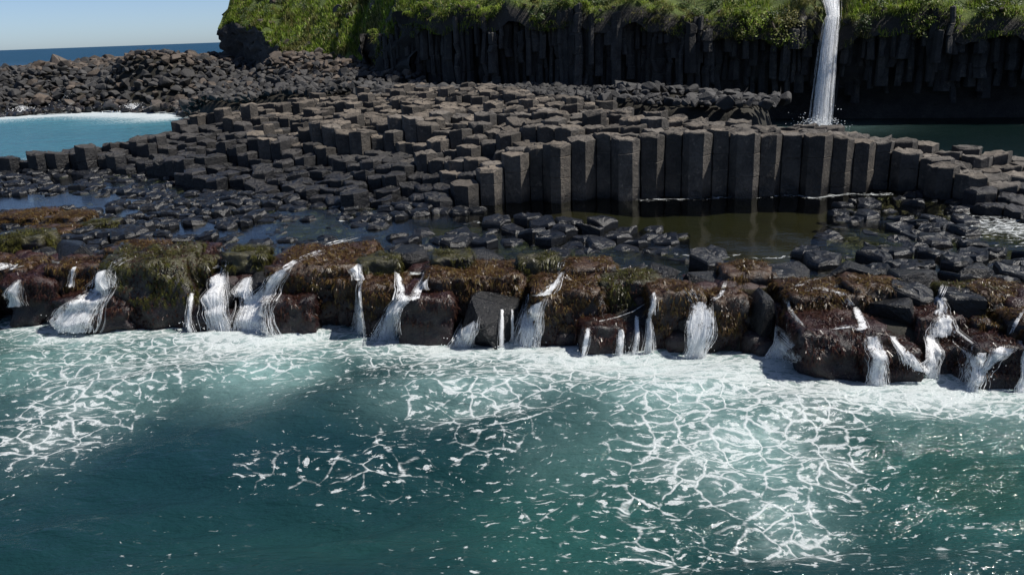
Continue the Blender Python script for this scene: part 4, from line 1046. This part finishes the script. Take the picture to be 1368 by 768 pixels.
for (x, y, rx, ry, s) in ((60, 470, 120, 60, .5), (230, 475, 170, 50, .58), (110, 550, 120, 65, .52), (70, 575, 70, 40, .4), (340, 465, 110, 40, .6), (420, 500, 90, 50, .4), (130, 590, 30, 16, .3),
    (650, 490, 130, 55, .66), (600, 540, 130, 40, .36), (700, 560, 80, 30, .25), (560, 470, 90, 30, .5), (760, 480, 100, 40, .4),
    (850, 495, 130, 50, .58), (960, 500, 140, 40, .6), (960, 560, 150, 70, .48), (1040, 620, 120, 80, .42), (1060, 680, 65, 45, .4), (900, 590, 90, 60, .3), (1110, 590, 70, 60, .34), (1080, 530, 110, 40, .4),
    (1220, 520, 150, 30, .6), (1330, 535, 120, 28, .55), (1200, 545, 110, 25, .25),
    (330, 622, 40, 26, .36), (380, 610, 50, 30, .2), (480, 625, 90, 40, .17), (560, 600, 140, 50, .16), (680, 620, 80, 60, .14), (640, 720, 130, 60, .12), (230, 720, 110, 50, .1), (800, 690, 130, 80, .13), (860, 640, 120, 60, .18), (1000, 720, 160, 50, .16), (1250, 640, 130, 80, .13), (1310, 720, 80, 60, .15), (900, 740, 120, 40, .13), (40, 640, 80, 60, .08), (1150, 740, 100, 30, .15)):
    foam += (0.52 * s if s > 0.23 else s) * blob(x, y, rx, ry)
milk = 0.5 * (1 - sstep(0.2, 2.2, sh)) * near
for (x, y, rx, ry, s) in ((60, 480, 110, 60, .45), (380, 490, 80, 50, .75), (230, 490, 150, 50, .4), (110, 560, 90, 60, .22), (650, 500, 120, 45, .4), (600, 535, 140, 30, .3), (850, 510, 110, 40, .55), (960, 560, 130, 75, .6), (1040, 640, 80, 70, .3), (1060, 690, 50, 35, .22), (760, 600, 80, 40, .2), (1230, 530, 140, 25, .35)):
    milk += s * blob(x, y, rx, ry)
lump = fbm(SX, SY, 1.1, 3, 16)
for (lx, ly, s) in LANDING[::5]:
    d2 = ((SX - lx) / 0.75) ** 2 + ((SY - ly + 0.3) / 0.75) ** 2
    foam = np.maximum(foam, (0.16 + 0.6 * s) * np.exp(-d2) * (0.55 + 0.8 * lump)); milk = np.maximum(milk, 0.8 * np.exp(-d2 / 2.5))
spit_foot = [un(x, y, 0) for x, y in ((-250, 166), (0, 157), (60, 150), (130, 150), (200, 150), (240, 153))]
dsf = seg_dist(spit_foot, SX, SY); inl = (SX < -20) & (SY > 40) & (SY < 112)
foam = np.where(inl, (0.85 * (1 - sstep(0.5, 5.5, dsf)) + 0.6 * (1 - sstep(3, 13, dsf))) * (0.35 + 1.2 * fbm(SX, SY, 0.22, 3, 15)), foam)
foam += np.where(inl, 0.35 * (1 - sstep(0, 2.5, seg_dist([un(x, y, 0) for x, y in ((-100, 222), (60, 212), (120, 206))], SX, SY))), 0)
milk = np.where(inl, 0.45 * (1 - sstep(1, 18, dsf)) + 0.55, milk)
tint = 0.38 + 0.2 * (fbm(SX, SY, 0.22, 3, 12) - 0.5)
for (x, y, rx, ry, s) in ((60, 640, 260, 110, -.06), (300, 590, 220, 60, -.08), (770, 680, 160, 120, .32), (660, 700, 250, 80, .12), (400, 720, 200, 40, .12), (1300, 620, 150, 90, .42), (1250, 700, 150, 80, .15), (60, 470, 140, 60, .25), (960, 560, 170, 100, .3)):
    tint += s * blob(x, y, rx, ry)
tint = np.where(SY > 40, 0.02 + 0.04 * (inl & (SY < 100)), tint)
V = np.stack([SX, SY, SZ_], -1).reshape(-1, 3)
me = mesh_np('sea', V, grid_faces(len(sx), len(sy)), M['sea'], True)
add_attr(me, 'foam', np.clip(foam, 0, 1.1)); add_attr(me, 'milk', np.clip(milk, 0, 1)); add_attr(me, 'tint', np.clip(tint, 0, 1))
tag(link('sea', me), kind='structure')

# ---------------------------------------------------------------- headland, cliff and greenery
hx = np.concatenate([np.arange(-37.6, -8, 0.5), np.arange(-8, 45, 0.4), np.arange(45, 90, 2.0)]); ht = np.concatenate([[-0.25, 0, 0.25], np.arange(0.6, 14, 0.5), np.arange(14, 60, 3)])
HX, HT = np.meshgrid(hx, ht); HY = coast(HX) + HT
def edge_h(x):
    return 2.2 * (fbm(np.asarray(x, float), np.asarray(x, float) * 0, 0.55, 3, 63) - 0.5) + np.interp(x, [-40, -36, -33, -29, -26, -20, -14, -10.5, -8, -4, 2, 12, 17, 19.6, 20.2, 21.6, 22.2, 26, 34, 50], [8.6, 9.0, 8.6, 7.8, 5.6, 4.9, 4.8, 5.0, 7.8, 8.9, 8.8, 7.9, 7.2, 7.4, 7.0, 7.0, 7.5, 7.2, 7.0, 7.2])
def hill_z(x, t):
    x = np.asarray(x, float); t = np.asarray(t, float)
    slope = np.interp(x, [-38, -30, -12, -6, 90], [0.75, 0.55, 0.62, 0.6, 0.6])
    y = coast(x) + t
    z = edge_h(x) + np.clip(t, 0, 60) * slope - 0.0045 * np.clip(t, 0, 60) ** 2 + 1.1 * (fbm(x, y, 0.16, 4, 61) - 0.5) * sstep(0, 4, t) + 0.5 * (fbm(x, y, 0.7, 3, 62) - 0.5)
    z = z - 0.7 * np.exp(-((x - 20.9 - 0.12 * t) / 0.8) ** 2) * sstep(-1, 1, t)
    e = sstep(-37.8, -35.0, x); return z * 1.0 - (1 - e) * 1.2 * sstep(0, 6, t) - (t < 0) * 1.4
HZ = hill_z(HX, HT)
hill = link('headland', mesh_np('headland', np.stack([HX, HY, HZ], -1).reshape(-1, 3), grid_faces(len(hx), len(ht)), M['soil'], True)); tag(hill, kind='structure')

# cliff: backing wall, hanging columns
cliff = link('cliff', None, None, (10.0, 57.0, 0.0)); CO = np.array((10.0, 57.0, 0.0))
tag(cliff, 'dark shaded cliff of close-set vertical basalt columns under a grassy brow', 'cliff')
wx = np.arange(-9.8, 62, 0.4); wz = np.linspace(-1.5, 7.4, 20); WX, WZ = np.meshgrid(wx, wz)
WY = coast(WX) + 1.3 + 1.3 * sstep(4.5, 1.5, WZ) * sstep(12, 20, WX) + 0.7 * (fbm(WX * 1.0, WZ, 0.9, 3, 71) - 0.5)
WX2 = np.where(WX < -9.5, WX, WX)
cf = link('cliff_face', mesh_np('cliff_face', np.stack([WX2, WY, WZ * np.where(WZ > 7, edge_h(WX) / 7.4, 1)], -1).reshape(-1, 3) - CO, grid_faces(len(wx), len(wz)), M['cliff'], True), cliff)
# side of the headland's dark nose and the return behind the cliff's end
def wall_strip(name, pts, ztop, zbot, parent, org, seed):
    V, Fs = [], []; n = len(pts); rows = 14
    for j in range(rows):
        for i, (x, y) in enumerate(pts):
            u = j / (rows - 1); z = zbot(i) + (ztop(i) - zbot(i)) * u
            f = noise.fractal(Vector((x * .7, y * .7, z * .9 + seed)), 1.0, 2.0, 4) * 1.1
            V.append((x + f * .7 - org[0], y + f - org[1] - 0.4 * (1 - u), z - org[2]))
    i = np.arange(n * rows).reshape(rows, n); Fq = np.stack([i[:-1, :-1], i[:-1, 1:], i[1:, 1:], i[1:, :-1]], -1).reshape(-1, 4)
    return link(name, mesh_np(name, np.array(V), Fq, M['cliff'], False), parent)
nose = link('cliff', None, None, (-34.0, 112.0, 4.0)); tag(nose, 'small dark crag at the seaward tip of the grassy headland', 'cliff')
npts = [(-37.4, y) for y in np.arange(150, 116, -1.0)] + [(x, float(coast(x))) for x in np.arange(-37.4, -25, 0.5)]
wall_strip('crag_face', npts, lambda i: float(hill_z(npts[i][0], max(0.0, npts[i][1] - float(coast(npts[i][0]))))) + 0.1, lambda i: 3.5, nose, (-34.0, 112.0, 4.0), 1)
rpts = [(-11.5, y) for y in np.arange(78, 70, -0.5)] + [(x, float(coast(x))) for x in np.arange(-11.5, -6.5, 0.4)]
wall_strip('cliff_end', rpts, lambda i: float(edge_h(max(-9.0, rpts[i][0]))) + 0.4, lambda i: 1.5, cliff, CO, 2)

rc = random.Random(23); its = []
x = -12.4
while x < 44:
    x += rc.uniform(0.4, 0.62)
    for row in range(3):
        xx = x + rc.uniform(-.1, .1) + 0.2 * row; yc = float(coast(xx)); e = float(edge_h(max(xx, -8.6)))
        cave = float(sstep(11, 19, np.array(xx)))
        if 19.9 < xx < 21.5 and row == 0: continue
        yy = yc + (0.15, 0.75, 1.35)[row] + rc.uniform(-.35, .35) + 0.4 * math.sin(xx * 0.9) + 0.3 * math.sin(xx * 2.3)
        top_ = e - (0.1, 0.0, -0.05)[row] + rc.choice((rc.uniform(-0.5, 0.15), rc.uniform(-1.8, 0)))
        bot_open = (rc.uniform(4.2, 6.2), rc.uniform(2.8, 4.6), rc.uniform(1.6, 3.2))[row]
        bot_full = (rc.uniform(2.6, 6.0), rc.uniform(0.6, 3.4), -0.6)[row]
        bt = bot_full * (1 - cave) + bot_open * cave
        R = rc.choice((rc.uniform(0.16, 0.26), rc.uniform(0.26, 0.45))); a0 = rc.uniform(0, 1)
        cell = [np.array((xx, yy)) + R * rc.uniform(.85, 1.12) * np.array((math.cos(a0 + k * math.pi / 3), math.sin(a0 + k * math.pi / 3))) for k in range(6)]
        if top_ - bt < 0.5: continue
        V, Fs, b = column_mesh(cell, bt, top_, rc, 0.01, 0.05, True, 0.3, (rc.uniform(-.03, .03), rc.uniform(-.02, .05)), 0.05, 0.1)
        n0 = len(V); m_ = 12; V.append((cell[0][0] * .5 + cell[3][0] * .5, yy, bt + 0.15)); Fs += [(k2, n0, (k2 + 1) % m_)[::-1] for k2 in range(m_)]
        its.append((screen_size(xx, yy, (top_ + bt) / 2, (top_ - bt)) / (1 + 0.15 * row), V, Fs, b))
emit_columns(its, cliff, 'basalt_column', M['cliff'], 'small_columns', 300, tuple(CO))

# grass and bushes
def blades(P, N, r_, nb, hgt, wid, lean=0.6):
    """tufts of bent blades at points P: two quads each"""
    n = len(P) * nb; base = np.repeat(P, nb, 0) + np.c_[r_.normal(0, .12, (n, 2)), np.zeros(n)]
    h = np.repeat(hgt, nb) * r_.uniform(.5, 1.2, n); az = r_.uniform(0, 6.283, n); w = wid * r_.uniform(.6, 1.3, n)
    d = np.c_[np.cos(az), np.sin(az), np.zeros(n)]; s = np.c_[-np.sin(az), np.cos(az), np.zeros(n)]; up = np.array((0, 0, 1.0)); ln = r_.uniform(.2, 1.0, n)[:, None] * lean
    m1 = base + up * (h * .55)[:, None] + d * (h[:, None] * ln * .35); tp = base + up * (h * (0.95 - .35 * ln[:, 0]))[:, None] + d * (h[:, None] * ln)
    W = w[:, None]
    V = np.stack([base - s * W, base + s * W, m1 - s * W * .8, m1 + s * W * .8, tp - s * W * .15, tp + s * W * .15], 1).reshape(-1, 3)
    i = np.arange(n)[:, None] * 6
    Fq = np.concatenate([i + np.array([[0, 1, 3, 2]]), i + np.array([[2, 3, 5, 4]])], 1).reshape(-1, 4)
    return V, Fq
rg = np.random.default_rng(31)
def hill_points(n, x0, x1, t0, t1):
    x = rg.uniform(x0, x1, n); tt = t0 + (t1 - t0) * rg.random(n) ** 1.5; z = hill_z(x, tt); return np.c_[x, coast(x) + tt, z - 0.04]
P1 = np.concatenate([hill_points(9000, -8.5, 46, -0.15, 9), hill_points(1500, -8.5, 46, 8, 22)])
P1 = P1[~((np.abs(P1[:, 0] - 20.9 - .12 * (P1[:, 1] - 55)) < 0.65))]
keep = fbm(P1[:, 0], P1[:, 1], 0.6, 3, 91) > 0.45; keep &= rg.random(len(P1)) < np.interp(P1[:, 0], [-8, -4, 0, 11, 14, 30, 36], [1, .5, .22, .3, 1, .9, .5]); P1 = P1[keep]
V1, F1 = blades(P1, None, rg, 9, 0.28 + 0.35 * fbm(P1[:, 0], P1[:, 1], 0.4, 2, 92), 0.022)
P2 = hill_points(7500, -37, -8, 0.0, 22); P2 = P2[fbm(P2[:, 0], P2[:, 1], 0.35, 3, 93) > 0.36]
V2, F2 = blades(P2, None, rg, 7, 0.4 + 0.5 * fbm(P2[:, 0], P2[:, 1], 0.3, 2, 94), 0.045)
gob = link('grass', mesh_np('grass', np.concatenate([V1, V2]), np.concatenate([F1, F2 + len(V1)]), M['grass'])); tag(gob, 'long green grass covering the headland and the cliff brow', 'grass', kind='stuff')

# turf hanging over the brow and tufts rooted in the upper cliff
nb_ = 2200; bx_ = rg.uniform(-11, 46, nb_); dn = rg.random(nb_) ** 1.7 * (0.7 + 2.0 * fbm(bx_, bx_ * 0, 0.35, 3, 95))
kp = (fbm(bx_, dn * 2, 0.9, 3, 96) > 0.45 + 0.07 * dn - 0.17 * np.exp(-((bx_ - 17) / 4) ** 2)) & (np.abs(bx_ - 20.8) > 0.7); bx_, dn = bx_[kp], dn[kp]
P3 = np.c_[bx_, coast(bx_) - 0.35 + 0.25 * rg.random(len(bx_)), edge_h(np.maximum(bx_, -8.6)) + 0.35 - dn]
V3, F3 = blades(P3, None, rg, 10, np.full(len(P3), 0.32), 0.022, 1.5)
V3[:, 2] -= 0.0; down = V3.reshape(-1, 6, 3); down[:, 4:, 2] -= 0.35; down[:, 2:4, 2] -= 0.12; down[:, 2:, 1] -= 0.08
tag(link('hanging_turf', mesh_np('hanging_turf', down.reshape(-1, 3), F3, M['grass'])), 'ragged grass and turf hanging over the brow of the dark cliff', 'grass', kind='stuff')

def bush(x, t, size, label, r, droop=0.0, mat='bush', n=420, group='shrubs along the cliff brow'):
    y = float(coast(x)) + t; z = float(hill_z(x, max(t, 0.1)))
    root = link('shrub', None, None, (x, y, z)); tag(root, label, 'shrub', group)
    V, Fs = [], []; leaf = 0.10
    cl = [(r.gauss(0, size * .4), r.gauss(0, size * .3) - droop * .25, r.uniform(.1, .7) * size - droop * r.random() * size * 1.6, r.uniform(.25, .45) * size) for _ in range(7)]
    for _ in range(n):
        cx, cy, cz, cr = r.choice(cl); d = Vector((r.gauss(0, 1), r.gauss(0, 1), r.gauss(0, 1))).normalized() * cr * r.uniform(.5, 1.1)
        c = Vector((cx, cy, cz)) + d; a = Vector((r.gauss(0, 1), r.gauss(0, 1), r.gauss(0, 1) - .3)).normalized(); b = a.orthogonal().normalized(); L_ = leaf * r.uniform(.6, 1.5) * (1 + size * .15)
        s0 = len(V); V += [c, c + a * L_ * .5 + b * L_ * .3, c + a * L_, c + a * L_ * .5 - b * L_ * .3]; Fs.append((s0, s0 + 1, s0 + 2, s0 + 3))
    link('crown', mesh_np('crown', np.array([tuple(v) for v in V]), Fs, M[mat]), root)
    V, Fs = [], []
    for cx, cy, cz, cr in cl[:5]: tube(V, Fs, [Vector((0, 0, -.1)), Vector((cx * .4, cy * .4, cz * .6)), Vector((cx, cy, cz))], [.03, .02, .008])
    link('stem', mesh_np('stem', np.array(V), Fs, M['brown_boulder']), root)
rs_ = random.Random(41)
for k in range(46):
    xx = -7 + k * 1.05 + rs_.uniform(-.4, .4)
    if abs(xx - 20.9) < 1.1: continue
    where = 'near the end by the headland' if xx < 3 else 'above the scree' if xx < 15 else 'close beside the tall waterfall' if xx < 24 else 'above the back pool'
    bush(xx, rs_.uniform(-0.2, 1.6), rs_.uniform(0.45, 0.95), 'low leafy green shrub on the cliff brow, ' + where, rs_, rs_.choice((0, 0, .5)), group='shrubs on the cliff brow ' + where)
for xx, tt, s, lab in ((18.6, -0.25, 1.2, 'bright green creeper hanging over the cliff edge beside the waterfall'), (22.9, -0.2, 0.9, 'small green creeper trailing down the cliff on the far side of the waterfall'), (-9.6, 0.2, 1.3, 'light green creeper hanging off the end of the dark cliff'), (3.0, -.2, 1.0, 'dull green creeper hanging over the middle of the dark cliff'), (17.2, -0.3, 1.5, 'bright green creeper cushion spilling down the cliff a little way from the waterfall'), (15.6, -0.2, 1.1, 'bright green tuft hanging where the cliff brow dips'), (25.5, -.2, 1.2, 'bright green creeper over the brow of the cave side')):
    bush(xx, tt, s, lab, rs_, 1.0, 'grass' if 'bright' in lab or 'light' in lab else 'bush', 700, 'creepers hanging over the cliff')
for k in range(26):
    xx = rs_.uniform(-36, -10); tt = rs_.uniform(0.3, 14)
    bush(xx, tt, rs_.uniform(0.7, 1.6), 'dark green shrub ' + ('high up' if tt > 7 else 'low down') + ' on the grassy slope of the headland', rs_, 0, 'bush', 420, 'shrubs ' + ('high' if tt > 7 else 'low') + ' on the headland slope')
# rocks beside the head of the waterfall and along the brow
for k in range(34):
    if k < 9: xx = 20.9 + rs_.choice((-1, 1)) * rs_.uniform(.55, 1.0); tt = rs_.uniform(-.3, 2.5); s = rs_.uniform(.4, .8); lab, grp = 'dark wet rock flanking the head of the tall waterfall', 'rocks at the head of the waterfall'
    else: xx = rs_.uniform(-7, 44); tt = rs_.uniform(-.35, .5); s = rs_.uniform(.2, .5); lab, grp = 'small pale rock poking from the turf along the cliff brow', 'rocks along the cliff brow'
    if k >= 9 and abs(xx - 20.9) < 1: continue
    o = link('boulder', ANG['boulder' if k < 9 else 'brown_boulder'][rs_.randrange(10)], None, (xx, float(coast(xx)) + tt, float(hill_z(xx, max(tt, 0))) + s * .1)); o.scale = (s, s, s); o.rotation_euler = (rs_.uniform(-.5, .5), rs_.uniform(-.5, .5), rs_.uniform(0, 6))
    tag(o, lab, 'boulder', grp)
for k in range(22):
    xx = rs_.uniform(-36.5, -9); tt = rs_.random() ** 1.6 * 14; s = rs_.uniform(.6, 1.7)
    o = link('boulder', ANG['brown_boulder'][rs_.randrange(10)], None, (xx, float(coast(xx)) + tt, float(hill_z(xx, tt)) + s * .05)); o.scale = (s, s, s); o.rotation_euler = (rs_.uniform(-.5, .5), rs_.uniform(-.5, .5), rs_.uniform(0, 6))
    tag(o, 'brown rock half buried in the grass ' + ('high up' if tt > 5 else 'near the foot') + ' of the headland slope', 'boulder', 'outcrops ' + ('high' if tt > 5 else 'low') + ' on the headland slope')
